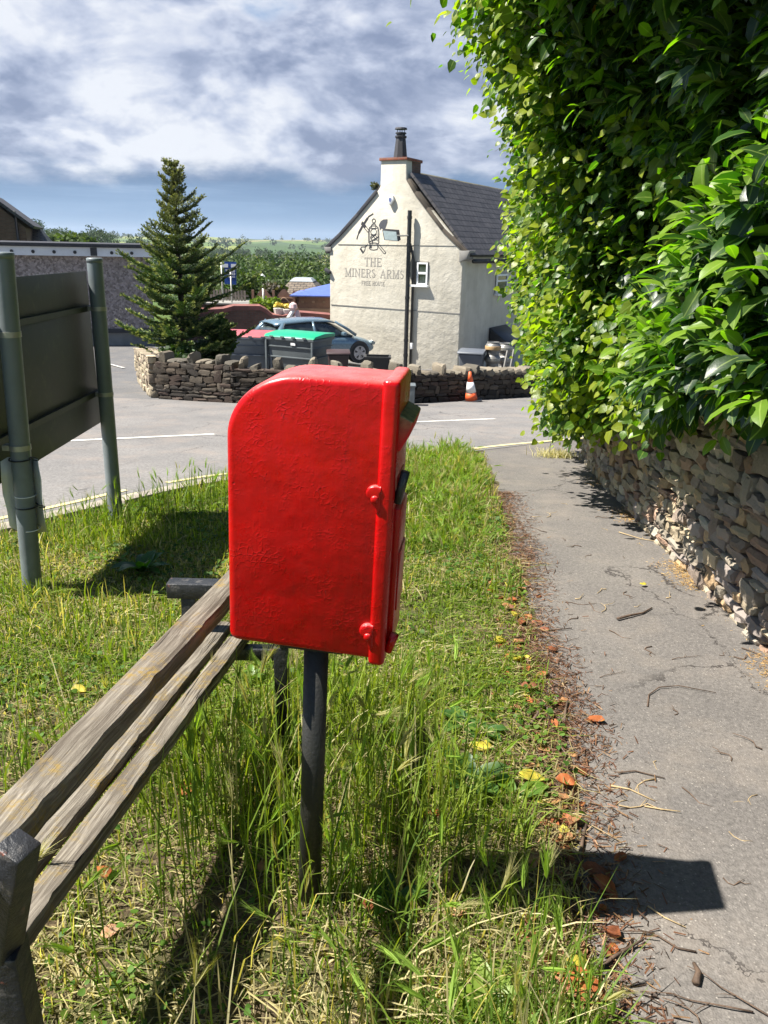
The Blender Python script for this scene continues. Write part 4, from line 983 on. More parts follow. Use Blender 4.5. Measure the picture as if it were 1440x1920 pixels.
m_.build('slat', M['paledwood'], fn)
for k in range(4): MB().box((k*wp, -.03, ft/2+.03), (.10, .10, ft+.12)).build('fence_post', M['fencewood'], fn)
pk = thing('picket_fence', 'grey weathered picket fence left of the wavy fence panels', 'fence', (at(396, 560, 34).x, 34, gz(-6, 34)))
pz0 = at(430, 590, 34).z-pk.location.z; pzt = at(430, 543, 34).z-pk.location.z; L_ = at(465, 543, 34).x-pk.location.x; m_ = MB()
for k in range(int(L_/.13)): m_.box((k*.13, 0, (pz0+pzt)/2+random.uniform(-.04, .04)), (.09, .02, pzt-pz0+random.uniform(-.05, .05)))
for z in (pz0+.2, pzt-.25): m_.box((L_/2, .03, z), (L_, .03, .08))
m_.build('picket', plain('weathered pickets', (.20, .17, .145), .85, var=.3, bump=.4), pk)
sh = thing('shed', 'low dark shed with a grey roof under the blue banner', 'shed', (at(430, 570, 33).x, 33, gz(-6, 33)))
MB().box((0, .5, 1.0), (2.1, 1.8, 2.0*1.0)).build('wall', M['fencewood'], sh); zt_s = at(430, 566, 33).z-sh.location.z
sh.scale = (1, 1, zt_s/2.1); MB().box((0, .5, 2.03), (2.3, 2.0, .08)).build('roof', M['concrete'], sh)
# blue roofed summer house
gq = at(622, 560, 33.5); zwb = gz(-2.5, 33)
gb = thing('summer_house', 'timber summer house with a bright blue roof beside the pub', 'shed', (gq.x, 33.5, zwb))
ze_ = at(590, 556, 33.5).z-zwb; zr_ = at(622, 536, 33.5).z-zwb; xl_ = at(556, 556, 33.5).x-gq.x
MB().box((xl_/2+.05+.6, 1.3, ze_/2), (-xl_+1.1, 2.6, ze_)).build('wall', M['fencewood'], gb)
m_ = MB(); m_.prism([(xl_-.25, -.35, ze_), (1.6, -.35, ze_+.02), (1.6, 1.3, zr_+.05), (xl_+1.4, 1.3, zr_)], (0, 0, .05)); m_.prism([(xl_-.25, -.35, ze_), (xl_+1.4, 1.3, zr_), (xl_-.25, 3.0, ze_)], (0, 0, .05)); m_.build('roof', M['bluefelt'], gb)
for k in range(7): MB().box((xl_+.25+k*.45, -.02, ze_-.22), (.10, .03, .08)).build('light', M['paledwood'], gb)
m_ = MB()
for k in range(3): m_.box((xl_/2+.5, -.06, ze_-.55-k*.18), (-xl_+1.3, .05, .14))
m_.build('cladding', M['paledwood'], gb)
# hipped slate hut roof
ht = thing('slate_roofed_hut', 'hut with a hipped stone slate roof and grey ridge sheet behind the wavy fence', 'building', (at(560, 550, 44).x, 44, gz(-4, 34)-1))
def hz(v): return at(560, v, 44).z-ht.location.z
hw = (at(600, 550, 44).x-at(518, 550, 44).x)/2; h1 = hz(552); h2 = hz(530); h3 = hz(524)
MB().box((0, 2.4, h1/2), (hw*1.8, 4.2, h1)).build('wall', M['fencewood'], ht)
m_ = MB().hexa([(-hw, 0, h1), (hw, 0, h1), (hw, 5, h1), (-hw, 5, h1)], [(-hw*.55, 1.5, h2), (hw*.52, 1.5, h2), (hw*.52, 3.5, h2), (-hw*.55, 3.5, h2)]); o = m_.build('roof', M['slate2'], ht); uv = o.data.uv_layers.new(name='UV')
for l in o.data.loops: c = o.data.vertices[l.vertex_index].co; uv.data[l.index].uv = (c.x, c.z*1.5+c.y*.5)
MB().hexa([(-hw*.57, 1.45, h2), (hw*.54, 1.45, h2), (hw*.54, 3.5, h2), (-hw*.57, 3.5, h2)], [(-hw*.42, 1.9, h3), (hw*.40, 1.9, h3), (hw*.40, 3.1, h3), (-hw*.42, 3.1, h3)]).build('roof_cap', plain('pale roof sheet', (.30, .33, .35), .5), ht)
# scaffold banner on poles
bq = at(432, 511, 33); bs = thing('banner', 'blue vertical scaffold firm banner tied to a pole above the hedge line', 'banner', (bq.x, 33, gz(-6, 33)))
bw = at(443, 511, 33).x-at(421, 511, 33).x; bz1 = at(432, 491, 33).z-bs.location.z; bz0 = at(432, 533, 33).z-bs.location.z
MB().box((0, 0, (bz0+bz1)/2), (bw, .03, bz1-bz0), rot(0, .04, 0)).build('cloth', M['signblue'], bs)
m_ = MB(); text(m_, 'ROWLAND', -bw*.40, bw*.40, bz0+(bz1-bz0)*.56, bz0+(bz1-bz0)*.66, .2, .16, y=-.024); text(m_, 'SCAFFOLD', -bw*.40, bw*.40, bz0+(bz1-bz0)*.42, bz0+(bz1-bz0)*.52, .2, .16, y=-.024)
for k in range(2): m_.box((-.22+k*.4, -.022, bz0+(bz1-bz0)*.83), (.28, .01, .14))
m_.box((0, -.022, bz0+(bz1-bz0)*.33), (bw*.8, .01, .025)); m_.build('lettering', M['whitelabel'], bs)
MB().tube([(-bw/2-.12, .02, 0), (-bw/2-.12, .02, at(414, 481, 33).z-bs.location.z)], .035, 8).build('pole', M['steel'], bs, smooth=True)
MB().tube([(.03, -.1, 0), (.03, -.1, bz0+.55)], .03, 8).build('support_pole', M['steel'], bs, smooth=True)
cp = at(494, 560, 31.9); MB().tube([(0, 0, -.9), (0, 0, at(494, 541, 31.9).z-cp.z)], .045, 8).build('post', M['steel'], None, smooth=True).location = cp
o = bpy.context.scene.objects['post'] if 0 else COL.objects[-1]; o.name = 'clothes_post'; tag(o, 'thin grey post with a cap standing in front of the wavy fence', 'post')
# draped cloth figure behind the car
dq = at(552, 600, 30.4); dz = gz(dq.x, 30.4)
pc = thing('folded_parasol', 'folded pink and white garden parasol leaning open behind the car roof', 'parasol', (dq.x, 30.4, dz))
ptop = at(548, 566, 30.4).z-dz
MB().tube([(0, 0, 0), (-.05, 0, ptop)], .03, 8).build('pole', M['paledwood'], pc)
m_ = MB(); m_.lathe([(.24, ptop-1.1), (.17, ptop-.75), (.10, ptop-.4), (.05, ptop-.3)], 9, (.12, 0, 0)); m_.lathe([(.05, ptop-.34), (.17, ptop-.22), (.14, ptop-.08), (.02, ptop)], 9, (-.04, 0, 0)); m_.build('cover', M['pinkcloth'], pc)
MB().tube([(-.02, 0, ptop-.3), (-.28, -.05, ptop-.7), (-.30, -.05, ptop-1.1)], [.07, .09, .05], 8).build('strap', M['whitelabel'], pc)
for k, (u, v, n) in enumerate(((523, 577, 'yellow flowers in a pale pot on the garden wall, left of the pair'), (539, 579, 'yellow flowers in a pale pot on the garden wall, beside the folded parasol'))):
    q = at(u, v+9, 31.4); t = thing('flower_pot', n, 'flower pot', q); MB().lathe([(.16, -.12), (.22, .16), (.20, .17)], 12).build('pot', M['terracotta'], t)
    m_ = MB()
    for j in range(46):
        c = Vector((random.gauss(0, .08), random.gauss(0, .06), .24+abs(random.gauss(0, .05)))); m_.box(c, (.09, .07, .06), rot(random.random()*3, random.random()*3, 0))
    m_.build('petals', M['flower'], t)

# ================================================================ BINS, CASKS, CONE
def big_bin(u0, u1, vt, Y, rz, lid, body, side, label):
    a = at(u0, 650, Y); b = at(u1, 650, Y); x = (a.x+b.x)/2; z = gz(x, Y); t = thing('commercial_bin', label, 'bin', (x, Y, z), rz, 'wheeled commercial bins behind the boundary wall')
    w = 1.34; d = .95; H = at((u0+u1)/2, vt, Y).z-z; hb = H-.10
    lo = [(-w/2+.10, -d/2+.10, .16), (w/2-.10, -d/2+.10, .16), (w/2-.10, d/2-.10, .16), (-w/2+.10, d/2-.10, .16)]; hi = [(-w/2, -d/2, hb), (w/2, -d/2, hb), (w/2, d/2, hb), (-w/2, d/2, hb)]
    MB().hexa(lo, hi).build('body', body, t, bevel=.03, seg=3)
    m_ = MB(); m_.box((0, 0, hb-.02), (w+.06, d+.06, .06))
    for zc in (hb*.55, hb*.8): m_.box((0, 0, zc), (w-.10+.12*zc/hb, d-.10+.12*zc/hb, .035))
    for sx in (-1, 1): m_.box((sx*(w/2-.02), -d/2-.01, hb*.55), (.05, .05, hb*.8))
    m_.build('rib', body, t, bevel=.008)
    L = MB(); L.prism([(-w/2-.04, -d/2-.04, hb+.02), (-w/2-.04, -d/2+.05, hb+.08), (-w/2-.04, 0, hb+.12), (-w/2-.04, d/2+.04, hb+.10), (-w/2-.04, d/2+.04, hb+.02)], (w+.08, 0, 0)); L.build('lid', lid, t, bevel=.02)
    for k in range(4): MB().box((-w/2+.2+k*.31, -d/2-.05, hb+.035), (.09, .03, .035)).build('lid_catch', body, t)
    if side: 
        MB().hexa([(-w/2+.088, -d/2+.16, .22), (-w/2+.088, d/2-.16, .22), (-w/2+.095, d/2-.16, .22), (-w/2+.095, -d/2+.16, .22)], [(-w/2-.006, -d/2+.05, hb-.06), (-w/2-.006, d/2-.05, hb-.06), (-w/2+.004, d/2-.05, hb-.06), (-w/2+.004, -d/2+.05, hb-.06)]).build('side_panel', M['binlight'], t)
        MB().tube([(-w/2-.02, -.1, .45), (-w/2-.08, -.1, .5), (-w/2-.10, -.1, hb-.25), (-w/2-.02, -.1, hb-.2)], .015, 6).build('handle', M['steel'], t, smooth=True)
        MB().box((.12, -d/2-.012, hb-.12), (.13, .01, .06)).build('sticker', M['whitelabel'], t)
    for sx in (-1, 1):
        for sy in (-1, 1): MB().tube([(sx*.5-.02, sy*.32, .09), (sx*.5+.02, sy*.32, .09)], .09, 12).build('wheel', M['tyre'], t)
    return t
big_bin(428, 508, 622, 19.6, math.radians(-4), M['lidred'], M['binblue'], False, 'large faded blue-grey bin with a worn red lid, next to the fir tree')
big_bin(512, 612, 624, 19.2, math.radians(-26), M['lidgreen'], M['bingrey'], True, 'large dark grey bin with a bright green lid in front of the car')
def wheelie(u, vt, Y, rz, mat, label, w=.55, name='wheelie_bin'):
    q = at(u, vt, Y); z = gz(q.x, Y); H = q.z-z; t = thing(name, label, 'bin', (q.x, Y, z), rz); d = w*1.1
    MB().hexa([(-w*.38, -d*.36, .05), (w*.38, -d*.36, .05), (w*.38, d*.38, .05), (-w*.38, d*.38, .05)], [(-w/2, -d/2, H-.08), (w/2, -d/2, H-.08), (w/2, d/2, H-.08), (-w/2, d/2, H-.08)]).build('body', mat, t, bevel=.03, seg=3)
    MB().prism([(-w/2-.03, -d/2-.04, H-.075), (-w/2-.03, -d/2-.02, H-.03), (-w/2-.03, d/4, H), (-w/2-.03, d/2+.06, H-.02), (-w/2-.03, d/2+.06, H-.075)], (w+.06, 0, 0)).build('lid', mat, t, bevel=.015)
    MB().tube([(-w*.4, d/2+.07, H-.08), (w*.4, d/2+.07, H-.08)], .018, 8).build('handle', mat, t)
    for sx in (-1, 1): MB().tube([(sx*w*.42-.03, d*.40, .1), (sx*w*.42+.03, d*.40, .1)], .1, 14).build('wheel', M['tyre'], t)
    return t
wheelie(634, 656, 18.6, .1, M['binbrown'], 'small dark brown bin between the green lidded bin and the pub', .5)
wheelie(886, 655, 18.6, -.25, M['wheeliegrey'], 'grey wheelie bin standing at the right corner of the pub', .56)
cq = at(708, 669, 18.4); cz = gz(cq.x, 18.4)
cb_ = thing('planter_box', 'open black box standing against the foot of the cream gable', 'box', (cq.x, 18.4, cz)); Hc = cq.z-cz; m_ = MB()
for (c, s) in (((0, -.2, Hc/2), (.56, .03, Hc)), ((0, .2, Hc/2), (.56, .03, Hc)), ((-.27, 0, Hc/2), (.03, .4, Hc)), ((.27, 0, Hc/2), (.03, .4, Hc))): m_.box(c, s)
m_.build('sides', M['blackplastic'], cb_); MB().box((0, 0, Hc*.8), (.5, .36, .03)).build('bottom', M['blackplastic'], cb_)
m_ = MB(); m_.box((0, -.22, Hc), (.62, .05, .05)).box((0, .22, Hc), (.62, .05, .05)).box((-.29, 0, Hc), (.05, .42, .049)).box((.29, 0, Hc), (.05, .42, .049)); m_.build('rim', M['blackplastic'], cb_)
def cask(u, v, Y, band, label, n):
    r = .185; q = at(u, v, Y); h = .27
    prof = [(r*.80, 0), (r*.82, .02), (r*.80, .035), (r*.93, .06), (r, h*.4), (r*1.02, h*.45), (r*1.02, h*.55), (r, h*.6), (r*.93, h-.06), (r*.80, h-.035), (r*.82, h-.02), (r*.80, h), (r*.70, h), (r*.68, h-.03)]
    base = gz(q.x, Y); t = thing('beer_cask', label, 'cask', (q.x, Y, q.z), random.random(), 'steel beer casks stacked by the pub door')
    o = MB().lathe(prof, 22).build('barrel', M['alu'], t, smooth=True); sharp(o, 50)
    MB().lathe([(r*1.025, h*.34), (r*1.035, h*.38), (r*1.035, h*.62), (r*1.025, h*.66)], 22).build('band', band, t, smooth=True)
    return t
yb = plain('tan cask band', (.42, .27, .12), .5); ob = plain('orange cask band', (.70, .13, .03), .5)
cY = 18.8; st_x = (924, 947)
zb0 = gz(at(924, 680, cY).x, cY)
for si, (u, names) in enumerate(((924, ['cask with an orange band, lowest seen of the left stack', 'plain steel cask in the middle of the left stack', 'cask with a tan band on top of the left stack']), (947, ['plain steel cask low in the right stack behind the planks', 'plain steel cask in the middle of the right stack', 'plain steel cask on top of the right stack']))):
    zt_ = at(u, 641+si*2, cY+si*.35).z; x = at(u, 660, cY+si*.35).x; g0 = gz(x, cY+si*.35); nn = max(3, round((zt_-g0)/.272)); hh_ = (zt_-g0)/nn
    for k in range(nn):
        kk_ = k-(nn-3)
        lb = names[kk_] if kk_ >= 0 else None
        if kk_ < 0: lb = ('lowest steel cask of the left stack, hidden behind the wall' if si == 0 else 'lowest steel cask of the right stack, hidden behind the wall')
        t = cask(u, 660, cY+si*.35, (yb if (si == 0 and kk_ == 2) else ob if (si == 0 and kk_ == 0) else M['steel']), lb, k); t.location = (x, cY+si*.35, g0+k*hh_); t.scale = (1, 1, hh_/.27)
for k, (u0, v0, u1, v1) in enumerate(((952, 658, 943, 700), (964, 656, 955, 702))):
    a = at(u0, v0, 18.2); b = at(u1, v1, 18.0); b = a+(b-a)*1.6; b.z = gz(b.x, b.y)
    d = a-b; o = MB().box((0, 0, 0), (d.length, .10, .03)).build('plank', M['concrete'], None, bevel=.004); o.matrix_world = Matrix.Translation((a+b)/2) @ d.to_track_quat('X', 'Y').to_matrix().to_4x4()
    tag(o, ['grey plank leaning against the cask stack, the left one', 'grey plank leaning against the cask stack, the right one'][k], 'plank')
# traffic cone
q = at(884, 749, 14.2); cn = thing('traffic_cone', 'orange and white traffic cone leaning slightly against the boundary wall', 'cone', (q.x, q.y, gz(q.x, q.y)+.006))
ck = .55/.62; cone = lambda z: .135-(.135-.024)*(z-.03)/.60
cn.rotation_euler = (math.radians(3), math.radians(-7.5), .25); cn.scale = (.88, .88, .88)
m_ = MB(); m_.lathe([(.235, 0), (.24, .025), (.20, .04)], 8, sx=1, sy=1); m_.build('base', M['blackplastic'], cn, bevel=.004)
for nm, z0, z1, mt in (('lower_band', .035, .20, 'orange'), ('reflective_sleeve', .20, .42, 'white'), ('upper_band', .42, .63, 'orange')):
    e0 = .004 if mt == 'white' else 0; MB().lathe([(cone(z0)+e0, z0), (cone(z1)+e0, z1)], 28).build(nm, M[mt], cn, smooth=True)
# small grey cabinet end seen past the mailbox
q = at(771, 752, 13.2); ub = thing('utility_box', 'small dark green utility box against the boundary wall beside the mailbox', 'box', (q.x-.12, 13.15, gz(q.x, 13.15)))
zc = at(768, 722, 13.2).z-ub.location.z
MB().box((0, 0, zc/2), (.34, .26, zc)).build('cabinet', M['signpost'], ub, bevel=.01); MB().box((0, 0, zc+.01), (.37, .29, .03)).build('lid', M['signpost'], ub, bevel=.006)

# ================================================================ CAR
def build_car():
    cx, cy = at(590, 650, 27.2).x, 27.2
    c = thing('parked_car', 'blue-grey hatchback car parked between the bins and the pub gable', 'car', (cx, cy, gz(cx, cy)), math.radians(33))
    # sections along x (rear to front); each: x, half-widths and heights of [sill, belt, roof]
    Ls = [(-2.02, .68, .42, .72, .62, .70), (-1.92, .80, .28, .84, .92, .60), (-1.55, .88, .24, .90, .98, .0), (-1.0, .895, .22, .91, .99, 0), (-.2, .90, .22, .905, .97, 0), (.55, .90, .22, .90, .95, 0), (1.15, .89, .22, .88, .90, 0), (1.65, .85, .24, .82, .78, 0), (1.95, .74, .30, .66, .66, 0), (2.08, .60, .40, .55, .56, 0)]
    V = []; F = []; n = 12
    for (x, hw, zs, zb, zt, _) in Ls:
        ring = [(0, zt+.02), (hw*.55, zt+.012), (hw*.86, zt-.03), (hw*.98, zt-.16), (hw, (zs+zt)/2), (hw*.97, zs+.06), (hw*.80, zs), (0, zs)]
        pts = ring+[(-y, z) for y, z in ring[-2:0:-1]]
        n = len(pts); V += [(x, y, z) for y, z in pts]
    for i in range(len(Ls)-1):
        for k in range(n): F.append((i*n+k, i*n+(k+1) % n, (i+1)*n+(k+1) % n, (i+1)*n+k))
    F += [tuple(range(n-1, -1, -1)), tuple((len(Ls)-1)*n+k for k in range(n))]
    m_ = MB(); m_.add(V, F); b = m_.build('body', M['carpaint'], c, smooth=True, bevel=0)
    s = b.modifiers.new('sub', 'SUBSURF'); s.levels = 2; s.render_levels = 2
    # cabin glass house
    def shell(name, pts, mat, sub=2):
        V = []; F = []
        for (x, hb, zb, ht, zt) in pts:
            ring = [(hb, zb), (hb*.98+.0, zb+(zt-zb)*.3), (ht+.02, zt-.06), (ht*.8, zt), (0, zt+.02)]; full = ring+[(-y, z) for y, z in ring[-2::-1]]
            V += [(x, y, z) for y, z in full]
        n = 9
        for i in range(len(pts)-1):
            for k in range(n-1): F.append((i*n+k, i*n+k+1, (i+1)*n+k+1, (i+1)*n+k))
        F += [tuple(range(n-1, -1, -1)), tuple((len(pts)-1)*n+k for k in range(n))]
        m_ = MB(); m_.add(V, F); o = m_.build(name, mat, c, smooth=True); s = o.modifiers.new('sub', 'SUBSURF'); s.levels = sub; s.render_levels = sub; return o
    shell('glasshouse', [(-1.90, .74, .93, .70, 1.0), (-1.62, .80, .93, .62, 1.36), (-1.0, .81, .93, .62, 1.43), (-.2, .81, .93, .63, 1.45), (.42, .80, .92, .60, 1.36), (1.0, .78, .90, .58, 1.02), (1.22, .76, .88, .60, .93)], M['glass'])
    m_ = MB(); V = []; F = []; rp = [(-1.78, .58, 1.37), (-1.4, .60, 1.43), (-.6, .62, 1.475), (.2, .60, 1.455), (.46, .56, 1.40)]
    for x, hw, z in rp: V += [(x, -hw-.05, z-.05), (x, -hw*.8, z+.0), (x, 0, z+.02), (x, hw*.8, z+.0), (x, hw+.05, z-.05)]
    for i in range(4):
        for k in range(4): F.append((i*5+k, i*5+k+1, (i+1)*5+k+1, (i+1)*5+k))
    m_.add(V, F); o = m_.build('roof', M['carpaint'], c, smooth=True); sm = o.modifiers.new('s', 'SOLIDIFY'); sm.thickness = .04
    for sy in (-1, 1):
        for pts, nm in (([(.44, .64*sy, 1.38), (.85, .75*sy, 1.14), (1.18, .80*sy, .92)], 'front_pillar'), ([(-.42, .66*sy, 1.41), (-.40, .80*sy, 1.1), (-.40, .83*sy, .93)], 'middle_pillar'), ([(-1.48, .66*sy, 1.38), (-1.66, .78*sy, 1.12), (-1.78, .84*sy, .93)], 'rear_pillar')):
            MB().tube(pts, [.04, .05, .055] if nm != 'rear_pillar' else [.06, .12, .15], 8).build(nm, M['carpaint'], c, smooth=True)
    for x in (-1.30, 1.28):
        for sy in (-1, 1):
            w = MB().tube([(x, sy*.72, .32), (x, sy*.905, .32)], .33, 28).build('wheel', M['tyre'], c, bevel=.02)
            m_ = MB(); m_.tube([(x, sy*.900, .32), (x, sy*.912, .32)], .235, 24)
            for k in range(10): a = k*math.pi/5; m_.box((x+.11*math.cos(a), sy*.925, .32+.11*math.sin(a)), (.20, .02, .03), rot(0, -a, 0))
            rm = m_.build('rim', M['alloy'], w); m2 = MB()
            for k in range(5): a = k*math.pi*2/5+.3; m2.box((x+.15*math.cos(a), sy*.916, .32+.15*math.sin(a)), (.10, .010, .07), rot(0, -a, 0))
            m2.build('rim_opening', M['blackplastic'], w)
            mm = MB(); mm.tube([(x, sy*.62, .34), (x, sy*.897, .34)], .385, 26); mm.build('wheel_arch', M['blackplastic'], c)
        
    for sy in (-1, 1):
        MB().box((-1.90, sy*.66, .82), (.14, .26, .16)).build('tail_lamp', M['tail'], c, bevel=.03)
        MB().box((1.92, sy*.60, .62), (.22, .24, .11), rot(0, .35, -sy*.35)).build('headlight', M['lampglass'], c, bevel=.03)
        MB().box((.62, sy*.96, 1.0), (.12, .20, .12)).build('wing_mirror', M['carpaint'], c, bevel=.03)
        MB().box((.0, sy*.905, .80), (.16, .02, .03)).build('door_handle', M['carpaint'], c, bevel=.006)
    MB().tube([(-1.3, 0, 1.46), (-1.52, 0, 1.60)], .012, 6).build('aerial', M['blackplastic'], c)
    return c
build_car()

# ================================================================ TREES AND HILLS
def n3(p, f, seed=0):
    """cheap smooth pseudo-noise in -1..1"""
    x, y, z = p[..., 0]*f+seed, p[..., 1]*f+seed*1.7, p[..., 2]*f+seed*.6
    return (np.sin(x+1.7*np.sin(y*.9+.5*z))+np.sin(y*1.3+1.3*np.sin(z*1.1+x*.4))+np.sin(z*1.2+1.5*np.sin(x*.8+y*.6)))/3
def leaf_template(kind):
    if kind == 'laurel': st = [0, .2, .5, .8, 1]; w = [0, .17, .235, .16, 0]; bend = [0, .03, .02, -.05, -.14]; fold = .05
    elif kind == 'linden': st = [0, .12, .42, .78, 1.02]; w = [0, .36, .46, .24, 0]; bend = [0, .02, .0, -.07, -.16]; fold = .06
    else: st = [0, .3, .7, 1]; 
    m = [(0, st[i], bend[i]) for i in range(5)]; l = [(-w[i], st[i]-(.07 if kind == 'linden' and i == 1 else 0), bend[i]+fold) for i in (1, 2, 3)]; r = [(w[i], st[i]-(.07 if kind == 'linden' and i == 1 else 0), bend[i]+fold) for i in (1, 2, 3)]
    V = np.array(m+l+r, float); T = []
    for s, (a, b, c) in ((0, (5, 6, 7)), (1, (8, 9, 10))):
        q = [(0, a, 1), (1, a, b), (1, b, 2), (2, b, c), (2, c, 3), (3, c, 4)]
        T += [t[::-1] if s else t for t in q]
    fl = np.array([0]*5+[1]*6, float); fl[0] = 0; fl[4] = 0
    return V, np.array(T), fl
def card_template():
    return np.array([(0, 0, 0), (-.42, .45, .06), (.42, .5, -.04), (0, 1, 0)]), np.array([(0, 2, 1), (1, 2, 3)]), np.zeros(4)
def scatter(tpl, p, d, nrm, s, col, jcol=.0):
    """place template at points p, long axis d, face normal nrm, size s"""
    V0, T0, f0 = tpl; d = d/np.linalg.norm(d, axis=1, keepdims=True)
    side = np.cross(d, nrm); side /= np.linalg.norm(side, axis=1, keepdims=True)+1e-9; nn = np.cross(side, d)
    V = p[:, None, :]+s[:, None, None]*(V0[None, :, 0, None]*side[:, None]+V0[None, :, 1, None]*d[:, None]+V0[None, :, 2, None]*nn[:, None])
    N, k = len(p), len(V0); T = T0[None]+np.arange(N)[:, None, None]*k
    C = np.repeat(col[:, None, :], k, 1)
    return V.reshape(-1, 3), T.reshape(-1, 3), C.reshape(-1, 3), np.tile(f0, N)
def merge(parts):
    Vs, Ts, Cs, Fs = [], [], [], []; b = 0
    for V, T, C, F in parts: Vs.append(V); Ts.append(T+b); Cs.append(C); Fs.append(F); b += len(V)
    return np.vstack(Vs), np.vstack(Ts), np.vstack(Cs), np.concatenate(Fs)
def rdir(n, r=rng): v = r.normal(size=(n, 3)); return v/np.linalg.norm(v, axis=1, keepdims=True)
def crown(R, H, nl, cols, seed, clumps=26, leaf=.5):
    """crown of leaf clumps: returns arrays, base of crown at z=0"""
    r = np.random.default_rng(seed); c = r.normal(size=(clumps, 3)); c /= np.linalg.norm(c, axis=1, keepdims=True); c *= r.uniform(.35, .95, (clumps, 1)); c[:, 2] = c[:, 2]*.5+.5
    c = c*np.array([R, R, H]); rad = r.uniform(.28, .5, clumps)*R
    i = r.integers(clumps, size=nl); q = rdir(nl, r); p = c[i]+q*rad[i][:, None]*r.uniform(.6, 1.0, (nl, 1))*np.array([1, 1, .75])
    ok = p[:, 2] > -.05*H; p, q, i = p[ok], q[ok], i[ok]; n = len(p)
    col = np.array(cols)[r.integers(len(cols), size=clumps)][i]*r.uniform(.7, 1.3, (n, 1))
    return scatter(card_template(), p, rdir(n, r)+q*.5, q+rdir(n, r)*.6, np.full(n, leaf)*r.uniform(.6, 1.3, n), col)
GREENS = [(.032, .066, .014), (.046, .086, .018), (.062, .10, .022), (.036, .066, .022), (.080, .115, .030)]
def tree(name, label, x, y, R, H, nl, cols, seed, group=None, leaf=.5, zb=None):
    z = float(farz(x, y)) if zb is None else zb
    t = thing(name, label, 'tree', (x, y, z), 0, group)
    V, T, C, F = crown(R, H, nl, cols, seed, leaf=leaf); V[:, 2] += H*.25; npmesh('crown', V, T, M['foliage'], C, parent=t)
    MB().tube([(0, 0, 0), (.1*R*.2, 0, H*.5)], [.07*R, .04*R], 8).build('trunk', M['bark'], t); return t
tl = [(438, 494, 150, 'pale green round tree'), (470, 488, 175, 'dark round tree'), (500, 500, 120, 'dark bushy tree'), (520, 492, 160, 'tall mid green tree'), (548, 486, 200, 'deep green tree'), (560, 503, 130, 'mid green spreading tree'), (583, 497, 150, 'dark spreading tree'), (600, 490, 170, 'tall dark tree'), (398, 500, 140, 'mid green tree'), (372, 492, 190, 'dark tree'), (612, 508, 110, 'dark tree close to the pub edge')]
wheres = ['left of centre by the banner', 'right of the banner', 'behind the wavy fence', 'in the valley middle', 'furthest back of the valley', 'above the slate roofed hut', 'right of the slate hut roof', 'behind the pub wall lamp', 'behind the fir tree tip', 'far behind the fir tree', 'right at the gable']
for k, ((u, v, Y, lb), wh) in enumerate(zip(tl, wheres)):
    q = at(u, v, Y); zg_ = float(farz(q.x, q.y)); H = max(5.0, (q.z-zg_)/1.15); tree('broadleaf_tree', lb+' '+wh, q.x, q.y, H*.62, H, 5200, [GREENS[k % 5], GREENS[(k+2) % 5], GREENS[4]], 100+k, 'trees in the valley below the pub', leaf=.5)
# hedge line and bushes beyond the garden
def bush(name, label, u, v0, v1, Y, wpx, cols, seed, nl=1800, leaf=.22, cat='bush'):
    a = at(u, v1, Y); w = wpx/FPX*Y/2; H = at(u, v0, Y).z-a.z; t = thing(name, label, cat, a); V, T, C, F = crown(w, H, nl, cols, seed, 16, leaf); V[:, 2] *= 1.0; npmesh('leaves', V, T, M['foliage'], C, parent=t); return t
BG = [(.13, .20, .02), (.17, .24, .03), (.09, .15, .02)]
bush('shrub', 'bright yellow-green rounded shrub behind the garden wall', 501, 558, 584, 32, 54, BG, 5, 2600, .14)
bush('hedge', 'dark clipped hedge behind the blue banner', 462, 528, 556, 50, 110, GREENS, 6, 7000, .2, 'hedge')
bush('hedge', 'dark green hedge to the right of the slate roofed hut', 598, 524, 560, 52, 60, GREENS, 7, 5000, .2, 'hedge')
bush('tangle_of_ivy', 'grey-brown tangled bare stems on the hedge right of the banner', 512, 534, 556, 40, 50, [(.13, .11, .09), (.09, .08, .06), (.06, .08, .03)], 8, 1800, .2, 'bush')
bush('shrub', 'pale green shrub beside the tiled house roof', 128, 446, 468, 60, 80, [(.10, .14, .05), (.07, .11, .03)], 12, 2200, .35)
bush('shrub', 'scruffy weed growing on the left shoulder of the pub chimney', 703, 344, 354, 30.0, 13, [(.07, .08, .04), (.10, .09, .05)], 13, 260, .10)
# distant house roofs in the trees
q = at(455, 512, 95); dh_ = thing('distant_house', 'distant grey roofed house among the valley trees right of the banner', 'building', (q.x, 95, q.z-3.6)); dh_.scale = (.62, .8, .62)
MB().box((0, 0, .9), (6.5, 5, 3.8)).build('wall', M['concrete'], dh_); MB().prism([(-3.5, -2.7, 2.8), (-3.5, 2.7, 2.8), (-3.5, 0, 4.6)], (7, 0, 0)).build('roof', plain('far grey roof', (.10, .09, .085), .8), dh_)
q = at(492, 519, 70); tn = thing('white_tent', 'tiny white tent tip poking over the hedge', 'tent', (q.x, 70, q.z-1.2)); MB().lathe([(.9, 0), (.9, .6), (.75, .75), (.03, 1.45)], 8).build('canvas', M['whitelabel'], tn)
